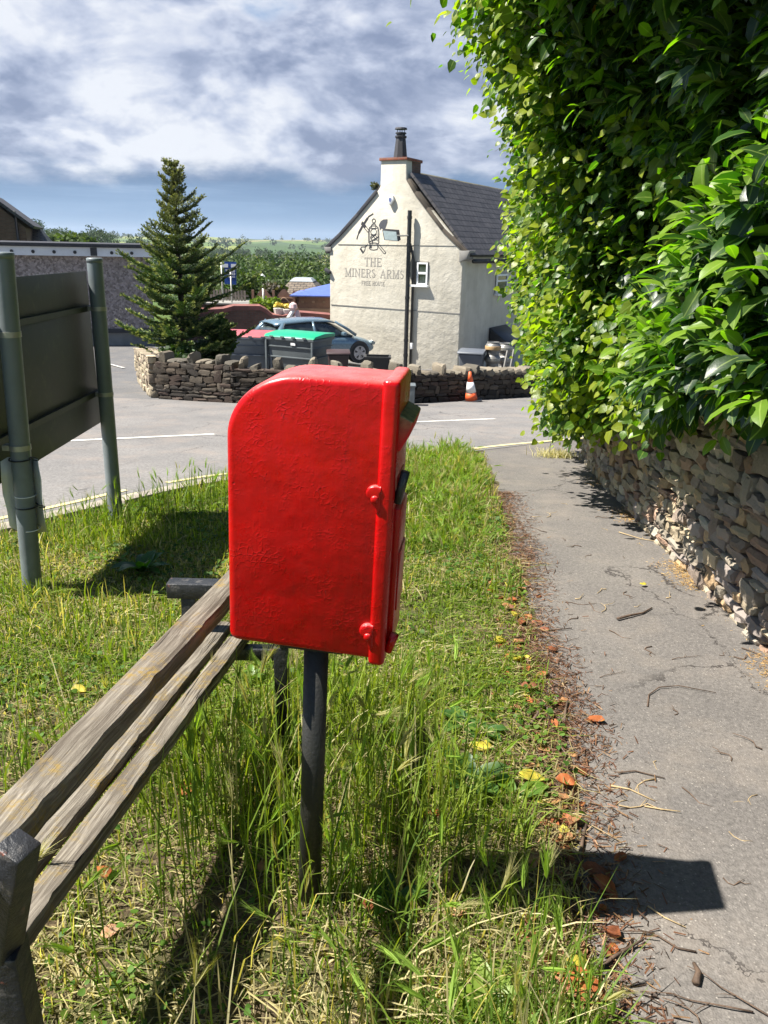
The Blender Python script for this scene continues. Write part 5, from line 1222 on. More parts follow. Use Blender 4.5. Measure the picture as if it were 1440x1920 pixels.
# woodland masses on the hills
def woods(name, pts, size, nl, cols, seed, leaf):
    r = np.random.default_rng(seed); V0, T0, C0, F0 = [], [], [], []; parts = []
    for (x, y) in pts:
        s = size*r.uniform(.7, 1.25); V, T, C, F = crown(s*.62, s, nl, [cols[r.integers(len(cols))]], int(r.integers(1e9)), 9, leaf*s/size)
        V += np.array([x, y, float(farz(x, y))-s*.15]); parts.append((V, T, C, F))
    V, T, C, F = merge(parts); return tag(npmesh(name, V, T, M['foliage'], C), kind='stuff')
r = np.random.default_rng(5)
pts = [(x, 385+r.uniform(-28, 45)) for x in np.arange(-225, -60, 2.6)]+[(x+r.uniform(-3, 3), 350+r.uniform(-12, 10)) for x in np.arange(-235, -70, 5.5)]
tag(woods('woodland', pts, 6.5, 420, [(.022, .050, .012), (.032, .062, .014), (.045, .075, .016)], 3, .62), 'tree covered ridge rising at the left behind the hall', 'woodland')
pts = [(r.uniform(-330, 60), r.uniform(620, 830)) for _ in range(620)]
pts = [p for p in pts if not (-.16*p[1] < p[0] < -.075*p[1] and 775 < p[1]) and math.sin(p[0]*.035+p[1]*.02)+.7*math.sin(p[1]*.045+p[0]*.011) > -.55]
tag(woods('woodland', pts, 7.5, 190, [(.022, .045, .016), (.030, .056, .018), (.040, .068, .02)], 4, 1.1), 'dark woodland band across the far side of the valley', 'woodland')
pts = [(r.uniform(-110, 20), r.uniform(230, 520)) for _ in range(260)]
pts = [p for p in pts if math.sin(p[0]*.05+p[1]*.021)+.6*math.sin(p[1]*.06) > -.35]
tag(woods('woodland', pts, 7, 520, [(.026, .052, .014), (.036, .066, .018), (.06, .09, .025)], 9, .5), 'rounded valley trees between the pub and the far woods', 'woodland')
pts = [(r.uniform(-1100, 300), r.uniform(1150, 2700)) for _ in range(620)]
pts = [p for p in pts if math.sin(p[0]*.011+p[1]*.004)+math.sin(p[1]*.017) > .2]
tag(woods('woodland', pts, 11, 40, [(.030, .055, .028), (.04, .065, .03)], 10, 3.2), 'far hill copses and field hedges on the skyline', 'woodland')

# ---- fir tree
def fir():
    base = at(349, 690, 16.0); x, y = base.x, 16.0; z = gz(x, y); top = at(322, 306, 16.0); H = top.z-z
    t = thing('fir_tree', 'young bushy fir tree with pale new tips standing behind the end of the boundary wall', 'tree', (x, y, z))
    lean = (top.x-x)/H
    MB().tube([(0, 0, -.1), (lean*H*.5, 0, H*.5), (lean*H, 0, H*.99)], [.085, .055, .012], 10).build('trunk', M['bark'], t, smooth=True)
    r = np.random.default_rng(21); prs = []; brm = MB()
    P0 = []; D0 = []; tipf = []
    zl = .55
    # whorls of limbs: radius profile from the photo (bulging low, a thin leader)
    zs_ = []
    zc = .62
    while zc < H-.06: zs_.append(zc); zc += .215*(1-.25*zc/H)
    for wi, zc in enumerate(zs_):
        f = zc/H; R = 1.06*r.uniform(.78, 1.15)*np.interp(f, [0, .12, .22, .40, .52, .62, .72, .85, 1], [.62, .92, 1.0, .96, .84, .52, .46, .24, .05])
        nb = int(np.interp(f, [0, .6, 1], [11, 7, 5])); a0 = r.uniform(0, 6.28)
        for b in range(nb):
            a = a0+2*math.pi*b/nb+r.normal(0, .22); L = R*r.uniform(.55, 1.30); rise = np.interp(f, [0, .5, 1], [-.02, .28, .75])+r.normal(0, .05)
            d = np.array([math.cos(a), math.sin(a), rise]); o = np.array([lean*zc, 0, zc]); pts = [o+d*L*s_+np.array([0, 0, -.10*L*math.sin(s_*2.6)+.10*L*s_*s_]) for s_ in np.linspace(0, 1, 7)]
            brm.tube(pts, list(np.linspace(.018, .005, 7)), 5, False)
            # side sprays
            for s_ in np.linspace(.12, 1, int(5+L*13)):
                i = min(5, int(s_*6)); pp = pts[i]+(pts[i+1]-pts[i])*(s_*6-i); fwd = pts[i+1]-pts[i]; fwd /= np.linalg.norm(fwd)
                for sd in (-1, 1, 0):
                    if sd == 0 and s_ < .9: continue
                    lat = np.cross(fwd, (0, 0, 1)); lat /= np.linalg.norm(lat)+1e-6
                    dd = fwd*.75+lat*sd*.8+np.array([0, 0, r.normal(.06, .09)]); dd /= np.linalg.norm(dd); sl2 = (.10+.24*L*(1-s_*.75))*r.uniform(.7, 1.2)
                    nn_ = max(3, int(sl2/.035))
                    for q_ in np.linspace(0, 1, nn_): P0.append(pp+dd*sl2*q_); D0.append(dd); tipf.append(max(0, (q_-.62)/.38)*(s_ > .45 or r.random() < .35)*(r.random() < .8))
    for zc in np.arange(H*.86, H, .018):
        for _ in range(3): P0.append(np.array([lean*zc, 0, zc])); D0.append(np.array([r.normal(0, .25), r.normal(0, .25), 1.0])); tipf.append(.6)
    brm.build('limbs', M['bark'], t)
    P0 = np.array(P0); D0 = np.array(D0); tipf = np.array(tipf); k = 9
    Pn = np.repeat(P0, k, 0)+r.normal(0, .006, (len(P0)*k, 3)); Dn = np.repeat(D0, k, 0); rr_ = rdir(len(Pn), r); rr_ -= Dn*(rr_*Dn).sum(1, keepdims=True)*1.0; rr_[:, 2] = np.abs(rr_[:, 2])*.7+.15*rr_[:, 2]
    tf = np.repeat(tipf, k)
    col = np.array([.052, .100, .024])[None]*(1-tf[:, None])+np.array([.27, .30, .09])[None]*tf[:, None]; col = col*r.uniform(.6, 1.5, (len(Pn), 1))
    hi_ = np.clip((Pn[:, 2]/H-.55)/.3, 0, 1)[:, None]; col = col*(1-hi_*.55)+np.array([.20, .19, .09])*hi_*.55
    tpl = (np.array([(-.16, 0, 0), (.16, 0, 0), (.10, 1, 0), (-.10, 1, 0)]), np.array([(0, 1, 2), (0, 2, 3)]), np.zeros(4))
    V, T, C, F = scatter(tpl, Pn, Dn*.75+rr_*.75, rdir(len(Pn), r), np.full(len(Pn), .038)*r.uniform(.8, 1.3, len(Pn)), col)
    npmesh('needles', V, T, M['needle'], C, parent=t)
fir()
# low planting in the walled bed under the fir
bush('ground_shrub', 'dark green low shrub in the walled bed at the foot of the fir tree', 330, 655, 690, 14.9, 70, GREENS, 15, 1600, .09)
bush('ground_shrub', 'dark leafy shrub hiding the left end of the red lidded bin', 412, 600, 690, 16.2, 60, GREENS, 16, 3000, .10)

# ================================================================ HEDGE OVER THE WALL
LT = leaf_template('laurel'); NT_ = leaf_template('linden')
def bulge(y, zr):
    far = np.interp(zr, [.2, .45, .9, 1.75, 2.6, 3.35, 4.3, 5.2], [.05, .20, .34, .50, .60, .70, .80, .6])
    near = np.interp(zr, [.7, .95, 1.15, 1.5, 1.9, 2.3, 2.7, 3.1, 4.3, 5.2], [.05, .34, .46, .38, .34, .50, .95, 1.3, 1.45, .9])
    k = np.clip((y-2.4)/(7.0-2.4), 0, 1); return near*(1-k)+far*k
def zmin(y): return np.interp(y, [1, 2.6, 3.4, 5.4, 7.2], [1.14, 1.06, .92, .58, .38])
def surf(y, zr):
    p = np.stack([y*0, y, zr], -1); b = bulge(y, zr)+.17*n3(p, 2.1, 3)+.10*n3(p, 5.3, 9)
    return polyx(WALLL, y)-b
def hedge_sprigs(n, y0, y1, kind, seed, ztop=5.0):
    r = np.random.default_rng(seed); y = r.uniform(y0, y1, n); u = r.random(n); zr = zmin(y)+(ztop-zmin(y))*u**1.1
    dep = np.abs(r.normal(0, .13, n))-.03; x = surf(y, zr)+dep; z = gzn(x, y)+zr
    end = np.clip((y-(y1-.5))/.5, 0, 1) if y1 > 7 else 0*y; x = x+end*.15
    base = np.stack([x, y, z], 1)
    out = np.stack([-np.ones(n), -.35+0*y+end*1.0, .45*np.ones(n)], 1)+r.normal(0, .42, (n, 3)); return base, out/np.linalg.norm(out, axis=1, keepdims=True), r
def leaves_on(base, out, r, kind, per, L, cols, young):
    n = len(base); parts = []; ang0 = r.uniform(0, 6.28, n); al = np.array(cols); ci = r.integers(len(al), size=n); yg = r.random(n)
    P_, D_, N_, S_, C_ = [], [], [], [], []
    slen = (per*.020 if kind == 'laurel' else per*.045)*r.uniform(.7, 1.2, n)
    for k in range(per):
        t = (k+1)/per; a = ang0+k*2.399; ref = np.array([0, 0, 1.0]); s1 = np.cross(out, ref); s1 /= np.linalg.norm(s1, axis=1, keepdims=True)+1e-6; s2 = np.cross(s1, out)
        rad = s1*np.cos(a)[:, None]+s2*np.sin(a)[:, None]
        droop = np.array([0, 0, -.20 if kind == 'laurel' else -.75])
        stem = base+out*(slen*t)[:, None]+(np.array([0, 0, -.10])*(t*t) if kind != 'laurel' else 0)
        d = out*(.35+.55*t)+rad*(1.05-.45*t)+droop+r.normal(0, .12, (n, 3)); d /= np.linalg.norm(d, axis=1, keepdims=True)
        nn_ = (np.array([-.25, -.1, 1.0]) if kind == 'laurel' else np.array([-.75, -.35, .65]))+r.normal(0, .30 if kind == 'laurel' else .60, (n, 3))
        sz = L*r.uniform(.5, 1.35, n)*(1-.25*t if kind == 'laurel' else 1-.45*t)
        c = al[ci]*r.uniform(.75, 1.25, (n, 1)); yy = np.clip((t-.35)*1.6, 0, 1)*(yg > 1-young); c = c*(1-yy[:, None]*.85)+np.array([.16, .26, .020] if kind == 'laurel' else [.23, .26, .02])*yy[:, None]*.85
        st = .012 if kind == 'laurel' else .03
        P_.append(stem+d*st); D_.append(d); N_.append(nn_); S_.append(sz); C_.append(c)
    cat_ = np.concatenate; return scatter(LT if kind == 'laurel' else NT_, cat_(P_), cat_(D_), cat_(N_), cat_(S_), cat_(C_))
LC = [(.012, .036, .006), (.018, .050, .008), (.026, .066, .010), (.015, .040, .009)]
NC = [(.048, .10, .010), (.070, .135, .012), (.032, .076, .012), (.13, .18, .012)]
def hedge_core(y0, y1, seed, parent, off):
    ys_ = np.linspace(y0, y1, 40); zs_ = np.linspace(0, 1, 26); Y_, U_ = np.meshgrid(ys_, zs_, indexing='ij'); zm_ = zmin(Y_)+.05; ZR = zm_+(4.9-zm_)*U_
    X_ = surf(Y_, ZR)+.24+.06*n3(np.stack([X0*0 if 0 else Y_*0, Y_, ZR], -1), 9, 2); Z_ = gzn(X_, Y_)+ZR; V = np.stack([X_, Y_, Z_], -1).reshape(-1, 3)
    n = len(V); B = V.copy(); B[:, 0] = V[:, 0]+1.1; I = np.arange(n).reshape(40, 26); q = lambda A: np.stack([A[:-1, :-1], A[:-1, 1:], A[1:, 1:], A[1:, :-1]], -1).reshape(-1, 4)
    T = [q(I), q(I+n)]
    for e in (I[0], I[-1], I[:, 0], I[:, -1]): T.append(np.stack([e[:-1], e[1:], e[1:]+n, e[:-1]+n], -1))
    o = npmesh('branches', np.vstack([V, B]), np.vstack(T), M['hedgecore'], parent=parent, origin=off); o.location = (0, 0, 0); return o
X0 = 0
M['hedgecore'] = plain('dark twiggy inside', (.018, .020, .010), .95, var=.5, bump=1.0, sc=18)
hl = thing('laurel_hedge', 'tall laurel hedge with long glossy leaves on the near part of the stone wall', 'hedge', (1.9, 3.0, gz(1.9, 3.0)))
b1, o1, r1_ = hedge_sprigs(3700, .9, 4.75, 'laurel', 31); pa1 = leaves_on(b1, o1, r1_, 'laurel', 9, .114, LC, .55)
bq_, oq_, rq_ = hedge_sprigs(420, 4.4, 6.9, 'laurel', 35); pa1b = leaves_on(bq_+np.array([.03, 0, 0]), oq_, rq_, 'laurel', 8, .115, LC, .25)
V, T, C, F = merge([pa1, pa1b]); yl_ = rng.random(len(C)//11)
for i in np.where(yl_ > .9988)[0]: C[i*11:(i+1)*11] = (.42, .20, .02)
o = npmesh('leaves', V, T, M['laurel'], C, F, parent=hl, origin=tuple(hl.location)); o.location = (0, 0, 0)
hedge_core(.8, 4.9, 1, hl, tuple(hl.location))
hn = thing('lime_hedge', 'overhanging hedge of round heart shaped lime leaves at the far end of the stone wall', 'hedge', (2.1, 6.0, gz(2.1, 6.0)))
b2_, o2_, r2_ = hedge_sprigs(5600, 4.35, 7.75, 'linden', 32); pa2 = leaves_on(b2_, o2_, r2_, 'linden', 7, .088, NC, .5)
bx, ox, rx_ = hedge_sprigs(260, 3.3, 4.5, 'linden', 36, 2.2); pa2b = leaves_on(bx+np.array([-.02, 0, 0]), ox, rx_, 'linden', 6, .085, NC, .5)
# trailing shoots on the sky side
ns = 110; rs = np.random.default_rng(8); ysn = rs.uniform(5.6, 7.7, ns); zrn = rs.uniform(.4, 4.8, ns); xs_ = surf(ysn, zrn)+.05-np.abs(rs.normal(0, .05, ns)); bs_ = np.stack([xs_, ysn, gzn(xs_, ysn)+zrn], 1)
os_ = np.stack([-np.ones(ns), rs.normal(0, .3, ns), rs.normal(-.25, .4, ns)], 1); os_ /= np.linalg.norm(os_, axis=1, keepdims=True); pa2c = leaves_on(bs_, os_*1.0, rs, 'linden', 8, .08, NC, .7)
m_ = MB()
for i in range(ns):
    sl3 = 8*.045; p_ = [Vector(bs_[i]-os_[i]*.25)]+[Vector(bs_[i]+os_[i]*sl3*t+np.array([0, 0, -.10*t*t])) for t in (0, .35, .7, 1.0)]; m_.tube(p_, [.004, .003, .0025, .002, .001], 4)
m_.build('shoots', M['twig'], hn).location = -hn.location
V, T, C, F = merge([pa2, pa2b, pa2c]); o = npmesh('leaves', V, T, M['linden'], C, F, parent=hn, origin=tuple(hn.location)); o.location = (0, 0, 0)
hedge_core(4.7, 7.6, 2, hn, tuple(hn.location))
# loose tip of a branch hanging into the top of the view
q = at(806, -22, 3.0); tb = thing('hanging_branch', 'leafy branch tip hanging in from above at the top edge, left of the hedge', 'branch', q)
bsr = np.array([(0, 0, .04), (.10, .02, .06), (-.02, .02, .10)]); osr = np.array([(-1, 0, -.25), (-.6, 0, -.5), (-1, .2, .0)], float); osr /= np.linalg.norm(osr, axis=1, keepdims=True)
V, T, C, F = leaves_on(bsr, osr, np.random.default_rng(4), 'linden', 2, .062, NC, .1); npmesh('leaves', V, T, M['linden'], C, F, parent=tb)
sx_ = float(surf(np.array([3.4]), np.array([3.6]))[0]); MB().tube([(.02, 0, .06), (.35, .1, .35), (sx_-q.x+.1, .4, .9)], [.004, .007, .012], 6).build('stem', M['twig'], tb)

# ================================================================ GRASS
def nn2(x, y, f, s=0): return n3(np.stack([x, y, 0*x], -1), f, s)
def inverge(x, y, m=.0): return (x > polyx(KERB, y)+.07+m) & (x < polyx(PATHL, y)+.01-.04*(y > 4)) & (y < 7.72)
def blades(x, y, h, w, col, lean=.35, seed=0, curl=1.0, z0=None, dirb=None):
    r = np.random.default_rng(seed); n = len(x); a = r.uniform(0, 6.28, n); l = np.abs(r.normal(0, lean, n))*h
    dx, dy = np.cos(a), np.sin(a)
    if dirb is not None: dx = dx+dirb[0]; dy = dy+dirb[1]
    ph = a+math.pi/2+r.normal(0, .5, n); wx, wy = np.cos(ph)*w/2, np.sin(ph)*w/2; z = gzn(x, y)-.005 if z0 is None else z0
    V = np.zeros((n, 7, 3)); C = np.zeros((n, 7, 3))
    for k, (t, wf) in enumerate(((0, .8), (.4, 1.0), (.75, .7))):
        b = t**(1.3+curl*.7); hz_ = h*(t-.18*curl*t*t*(l/h)*2)
        for s in (0, 1):
            V[:, 2*k+s, 0] = x+dx*l*b+(s*2-1)*wx*wf; V[:, 2*k+s, 1] = y+dy*l*b+(s*2-1)*wy*wf; V[:, 2*k+s, 2] = z+hz_
            C[:, 2*k+s] = col*(1.0 if k else 1.0)
    V[:, 6, 0] = x+dx*l*1.05; V[:, 6, 1] = y+dy*l*1.05; V[:, 6, 2] = z+h*(1-.36*curl*np.minimum(1.6, l/h)); C[:, 6] = col
    T0 = np.array([(0, 1, 3), (0, 3, 2), (2, 3, 5), (2, 5, 4), (4, 5, 6)]); T = T0[None]+np.arange(n)[:, None, None]*7
    tip = V[:, 6].copy(); dr_ = V[:, 6]-V[:, 4]; return (V.reshape(-1, 3), T.reshape(-1, 3), C.reshape(-1, 3), np.zeros(n*7)), tip, dr_
def sample(n, x0, x1, y0, y1, seed, dens=None):
    r = np.random.default_rng(seed); x = r.uniform(x0, x1, n); y = r.uniform(y0, y1, n); ok = inverge(x, y)
    if dens is not None: ok &= r.random(n) < dens(x, y)
    return x[ok], y[ok]
G1 = np.array((.12, .19, .02)); G2 = np.array((.21, .27, .035)); G3 = np.array((.085, .155, .018)); ST = np.array((.40, .34, .16)); ST2 = np.array((.50, .45, .26))
def gcol(x, y, seed, dry=.0):
    r = np.random.default_rng(seed+50); n = len(x); t = np.clip(.5+.5*nn2(x, y, 2.3, 4)+r.normal(0, .3, n), 0, 1)[:, None]; c = G3*(1-t)+G2*t
    dr_ = np.clip(.5*nn2(x, y, 1.7, 8)+.45*nn2(x, y, 6.0, 2)+dry+r.normal(0, .25, n), 0, 1)[:, None]; m = r.random((n, 1)) < dr_*.85
    s = r.random((n, 1)); c = np.where(m, ST*(1-s)+ST2*s, c); return c*r.uniform(.7, 1.25, (n, 1))
kd = lambda x, y: x-polyx(KERB, y)               # distance from kerb (x-wise)
pd = lambda x, y: polyx(PATHL, y)-x              # distance from path edge
bare = lambda x, y: np.clip(1.0-.30*(y < 2.3)-.85*np.clip(nn2(x, y, 3.1, 6)*1.3-.25, 0, 1), .1, 1)*np.clip((pd(x, y)+.02)/.22, .12, 1)
parts = []
# short turf, dense near the camera, thinner where small in view
x, y = sample(330000, -3.0, 1.0, .35, 7.72, 61, lambda x, y: bare(x, y)*np.clip(1.25-.13*y, .35, 1)*np.where(y < 2.3, .62, 1)*np.where(x < -2.2-.3*y, .3, 1))
h = (.022+.026*np.clip(.5+.5*nn2(x, y, 3.6, 1), 0, 1))*np.random.default_rng(1).uniform(.5, 1.6, len(x)); parts.append(blades(x, y, h, .0032+.0007*y, gcol(x, y, 1, .14+.40*np.clip(2.6-y, 0, 1)), 1.1, 1)[0])
# lying straw thatch
x, y = sample(90000, -3.0, .95, .35, 7.2, 62, lambda x, y: np.clip(.30+.6*nn2(x, y, 2.6, 12)+.25*(y < 2.2), .05, 1))
cs = (ST*.9)[None]*np.random.default_rng(2).uniform(.55, 1.35, (len(x), 1)); parts.append(blades(x, y, np.random.default_rng(3).uniform(.02, .05, len(x)), .0026+.0005*y, cs, 1.9, 2, z0=gzn(x, y)+.004)[0])
# medium tufts
x, y = sample(60000, -3.2, .95, .35, 7.72, 63, lambda x, y: np.clip(nn2(x, y, 4.2, 21)*1.8-.1, 0, 1)*np.where(y < 2.5, 1, .55))
h = np.random.default_rng(4).uniform(.07, .17, len(x)); parts.append(blades(x, y, h, .0042+.0005*y, gcol(x, y, 4, .05), .55, 4)[0])
V, T, C, F = merge(parts); tag(npmesh('grass', V, T, M['grass'], C, F), 'short mown turf and dry straw covering the verge', 'grass', kind='stuff')
# tall grass: along the kerb, the strip beside the path, and round the bench and mailbox post
tall = []; tips = []; dirs = []; hs = []
def tallgrass(n, box, seed, dens, hr, w, dry, lean, pick, hm_=None):
    x, y = sample(n, *box, seed, dens); r = np.random.default_rng(seed+7); h = r.uniform(*hr, len(x))*(hm_(x, y) if hm_ else 1); p, tip, d = blades(x, y, h, w, gcol(x, y, seed, dry), lean, seed); tall.append(p)
    m = r.random(len(x)) < pick; tips.append(tip[m]); dirs.append(d[m]); hs.append(y[m])
tallgrass(26000, (-3.2, .4, 2.6, 7.7), 71, lambda x, y: np.clip(1.05-kd(x, y)*1.15, 0, 1)*np.clip((kd(x, y)-.12)/.2, 0, 1)*(x < .3)*np.clip(.75+.5*nn2(x, y, 2.2, 3), .1, 1), (.10, .26), .0060, .06, .35, .17)
tallgrass(34000, (-.5, .99, 4.0, 7.72), 72, lambda x, y: np.clip((y-3.0)/2.0, 0, 1)*np.clip(.8+.5*nn2(x, y, 2.6, 31), .2, 1)*np.where(pd(x, y) < .5, 1, .8)*np.clip((pd(x, y)-.10)/.25, 0, 1), (.10, .27), .0062, -.10, .55, .22, lambda x, y: np.clip((y-3.0)/2.6, .45, 1)*np.clip(.75+.5*nn2(x, y, 3.9, 77), .5, 1.2))
tallgrass(8500, (-1.9, .22, .45, 2.5), 73, lambda x, y: np.clip(.55+.55*nn2(x, y, 3.3, 14), .03, 1)*np.clip(1.15-np.abs(x+.55)*.75, 0, 1)*.55, (.12, .36), .0042, .22, .42, .15)
tallgrass(2100, (-1.05, .34, .5, 1.95), 75, lambda x, y: np.clip(.25+.95*nn2(x, y, 4.1, 61), 0, 1), (.20, .47), .0042, .16, .30, .32)
tallgrass(3800, (-.1, .42, .55, 2.0), 74, lambda x, y: np.clip(.2+.9*nn2(x, y, 5.0, 44), 0, 1), (.08, .24), .0045, -.1, .5, .03)
V, T, C, F = merge(tall); tag(npmesh('tall_grass', V, T, M['grass'], C, F), 'tall uncut grass along the kerb and round the bench', 'grass', kind='stuff')
tips = np.vstack(tips); dirs = np.vstack(dirs); hs = np.concatenate(hs)
# low broad leaved herbs mixed into the turf
xh, yh = sample(26000, -3.0, .98, .6, 7.0, 83, lambda x, y: np.clip(nn2(x, y, 3.9, 55)*1.6, 0, 1)+.04); rq = np.random.default_rng(83); nh_ = len(xh)
an = rq.uniform(0, 6.28, nh_); ph_ = np.stack([xh, yh, gzn(xh, yh)+rq.uniform(.008, .035, nh_)], 1); dh = np.stack([np.cos(an), np.sin(an), rq.normal(.15, .25, nh_)], 1)
ch_ = np.array([(.05, .115, .014), (.08, .16, .018), (.12, .19, .025)])[rq.integers(3, size=nh_)]*rq.uniform(.75, 1.25, (nh_, 1))
V, T, C, F = scatter(NT_, ph_, dh, np.tile([[0, 0, 1.]], (nh_, 1))+rq.normal(0, .35, (nh_, 3)), rq.uniform(.009, .020, nh_)*(.7+.2*yh), ch_)
tag(npmesh('ground_herbs', V, T, M['grass'], C), 'tiny clover-like leaves mixed into the verge turf', 'ground cover', kind='stuff')
# barley-like seed heads: a plump spike with long bristles
hv = []; ht_ = []
sp = [(0, 0, 0), (.055, .15, .0), (.075, .45, 0), (.045, .8, 0), (0, 1, 0), (-.045, .8, 0), (-.075, .45, 0), (-.055, .15, 0)]
def spike(rotk): c, s = math.cos(rotk), math.sin(rotk); return [(x*c, y, x*s) for x, y, z in sp]
b = 0
for k in range(2): hv += spike(k*math.pi/2); ht_ += [(b, b+1, b+7), (b+1, b+2, b+7), (b+2, b+6, b+7), (b+2, b+3, b+6), (b+3, b+5, b+6), (b+3, b+4, b+5)]; b += 8
rr = random.Random(3)
for k in range(30):
    a = rr.uniform(0, 6.28); y0 = rr.uniform(.1, .9); c, s = math.cos(a), math.sin(a); hv += [(.05*c, y0, .05*s), (.05*c+.012, y0+.02, .05*s+.012), ((.20+.1*y0)*c, y0+.75, (.2+.1*y0)*s)]; ht_ += [(b, b+1, b+2)]; b += 3
HT = (np.array(hv), np.array(ht_), np.zeros(len(hv)))
rh = np.random.default_rng(17); nh = len(tips); cc = np.where(rh.random((nh, 1)) < .72, np.array([[.22, .33, .05]]), np.array([[.36, .34, .15]]))*rh.uniform(.75, 1.25, (nh, 1))
dd = dirs/np.linalg.norm(dirs, axis=1, keepdims=True)+rh.normal(0, .15, (nh, 3))
V, T, C, F = scatter(HT, tips-dd*.01, dd, rdir(nh, rh), rh.uniform(.04, .068, nh), cc)
tag(npmesh('seed_heads', V, T, M['grass'], C, F), 'bristly green grass seed heads on the tall stems', 'grass', kind='stuff')

# broad-leaved weeds
def weed(px, py, n, L, up_, label, seed, cols=((.035, .09, .014), (.05, .11, .018))):
    q = P(px, py); r = np.random.default_rng(seed); t = thing('weed_plant', label, 'weed', q); a = np.arange(n)*2.399+r.uniform(0, 6); d = np.stack([np.cos(a), np.sin(a), r.uniform(up_*.5, up_*1.5, n)], 1)
    p = np.zeros((n, 3))+d*.01; nn_ = np.stack([-d[:, 0]*.4, -d[:, 1]*.4, np.ones(n)], 1); col = np.array(cols)[r.integers(len(cols), size=n)]*r.uniform(.8, 1.2, (n, 1))
    tp_ = (LT[0]*np.array([1.1, 1, 1.6]), LT[1], LT[2]); V, T, C, F = scatter(tp_, p, d, nn_, L*r.uniform(.7, 1.15, n), col); npmesh('leaves', V, T, M['laurel'], C, F, parent=t)
weed(878, 1478, 7, .11, .9, 'dock plant with crinkled bright leaves beside the yellow leaf at the path edge', 1)
weed(868, 1362, 9, .085, .35, 'low dark green plantain near the path edge, above the dock plant', 2)
weed(905, 1378, 7, .07, .5, 'small glossy green weed at the path edge by the orange litter', 3)
weed(915, 1905, 8, .10, .5, 'pale lime broad leaved weed at the bottom edge of the picture', 4, ((.13, .19, .02), (.16, .22, .04)))
weed(268, 1075, 12, .15, .8, 'dark leafy weed in the shade of the road sign', 5)
weed(735, 1700, 6, .08, .5, 'small leafy weed right of the mailbox post foot', 6)
weed(470, 1275, 9, .06, .6, 'small bright weed behind the lower end of the mailbox', 7, ((.09, .17, .02),))
weed(965, 1505, 3, .12, .25, 'long single green dock leaves lying toward the path', 8, ((.09, .17, .02),))
# ---------------------------------------------------------------- litter
def rand_edge(n, seed, spread=.10, y0=.7, y1=5.0, bias=1.5):
    r = np.random.default_rng(seed); y = y0+(y1-y0)*r.random(n)**bias; x = polyx(PATHL, y)+r.normal(0, spread, n)*1.0+.0; return x, y
# crumbly leaf and twig litter along the edge (uncountable)
r = np.random.default_rng(90); P_, D_, N_, S_, C_ = [], [], [], [], []
x, y = rand_edge(26000, 91, .075, .6, 5.6, 1.15); k2 = r.random(len(x)) < np.clip(.65+.5*nn2(x, y, 3.0, 2), .1, 1); x, y = x[k2], y[k2]; n = len(x)
# piles at the foot of the stone wall
yw = r.uniform(1.8, 7.2, 14000); kw = r.random(len(yw)) < np.clip(1.5*np.sin(yw*5.3+.4)-.2, .02, 1)*np.clip((7-yw)/3, .1, 1); yw = yw[kw]; xw = polyx(WALLL, yw)-np.abs(r.normal(0, .062, len(yw)))-.01
x = np.r_[x, xw]; y = np.r_[y, yw]; isw = np.r_[np.zeros(n, bool), np.ones(len(xw), bool)]; n = len(x)
cl_ = np.array([(.10, .045, .025), (.16, .075, .04), (.07, .045, .03), (.24, .14, .07), (.13, .06, .03)])[r.integers(5, size=n)]; cw_ = np.array([(.45, .28, .09), (.35, .20, .07), (.50, .34, .13)])[r.integers(3, size=n)]
col = np.where(isw[:, None], cw_, cl_)*r.uniform(.6, 1.3, (n, 1)); an = r.uniform(0, 6.28, n); d = np.stack([np.cos(an), np.sin(an), r.normal(0, .18, n)], 1)
bar = (np.array([(-.06, 0, 0), (.06, 0, .03), (.05, 1, .02), (-.05, 1, 0)]), np.array([(0, 1, 2), (0, 2, 3)]), np.zeros(4))
V, T, C, F = scatter(bar, np.stack([x, y, gzn(x, y)+np.abs(r.normal(.004, .004, n))], 1), d, np.tile([[0, 0, 1.]], (n, 1))+r.normal(0, .5, (n, 3)), np.where(isw, r.uniform(.006, .02, n), r.uniform(.008, .034, n)), col)
tag(npmesh('leaf_litter', V, T, M['deadleaf'], C, np.ones(len(V))), 'fine brown twig and leaf litter along the path edge and wall foot', 'litter', kind='stuff')
# individual fallen leaves
leafmeshes = []
def leafmesh(col, seed, curl):
    r = np.random.default_rng(seed); V = LT[0].copy()*np.array([1.35, 1, 1]); V[5:, :2] += r.normal(0, .035, (6, 2)); V[:, 2] = curl*(V[:, 1]-.5)**2*1.2+np.abs(V[:, 0])*curl*1.6+r.normal(0, .02, len(V)); V[:, 1] -= .5
    o = npmesh('fallen_leaf', V*.1, LT[1], M['deadleaf'], np.array(col)*r.uniform(.45, 1.2, (len(V), 1))*np.array([1, 1, 1]), LT[2]); sm = o.modifiers.new('thick', 'SOLIDIFY'); sm.thickness = .0006; return o
kinds = [((.36, .11, .035), 'orange-brown dead leaf lying in the litter at the path edge', 'orange leaves at the path edge'), ((.40, .20, .09), 'tan-orange curled dead leaf in the grass', 'tan leaves in the grass'), ((.24, .08, .035), 'dark rust brown dead leaf on the verge soil', 'rust leaves on the verge'), ((.50, .42, .05), 'small yellow fallen leaf beside the path', 'yellow leaves beside the path')]
protos = []
for k, (c, lb, gp) in enumerate(kinds):
    for v_ in range(3): o = leafmesh(c, 10*k+v_, [.45, .8, .25][v_]); tag(o, lb, 'leaf', gp); protos.append((o, k, v_))
used = set()
def put_leaf(k, x, y, s, seed, on=None, lift=.006):
    r = random.Random(seed); v_ = r.randrange(3); o = next(p for p in protos if p[1] == k and p[2] == v_)[0]
    if (k, v_) in used: o = dup(o)
    used.add((k, v_)); o.location = (x, y, gz(x, y)+lift); o.rotation_euler = (r.uniform(-.35, .35), r.uniform(-.35, .35), r.uniform(0, 6.28)); o.scale = (s, s, s); return o
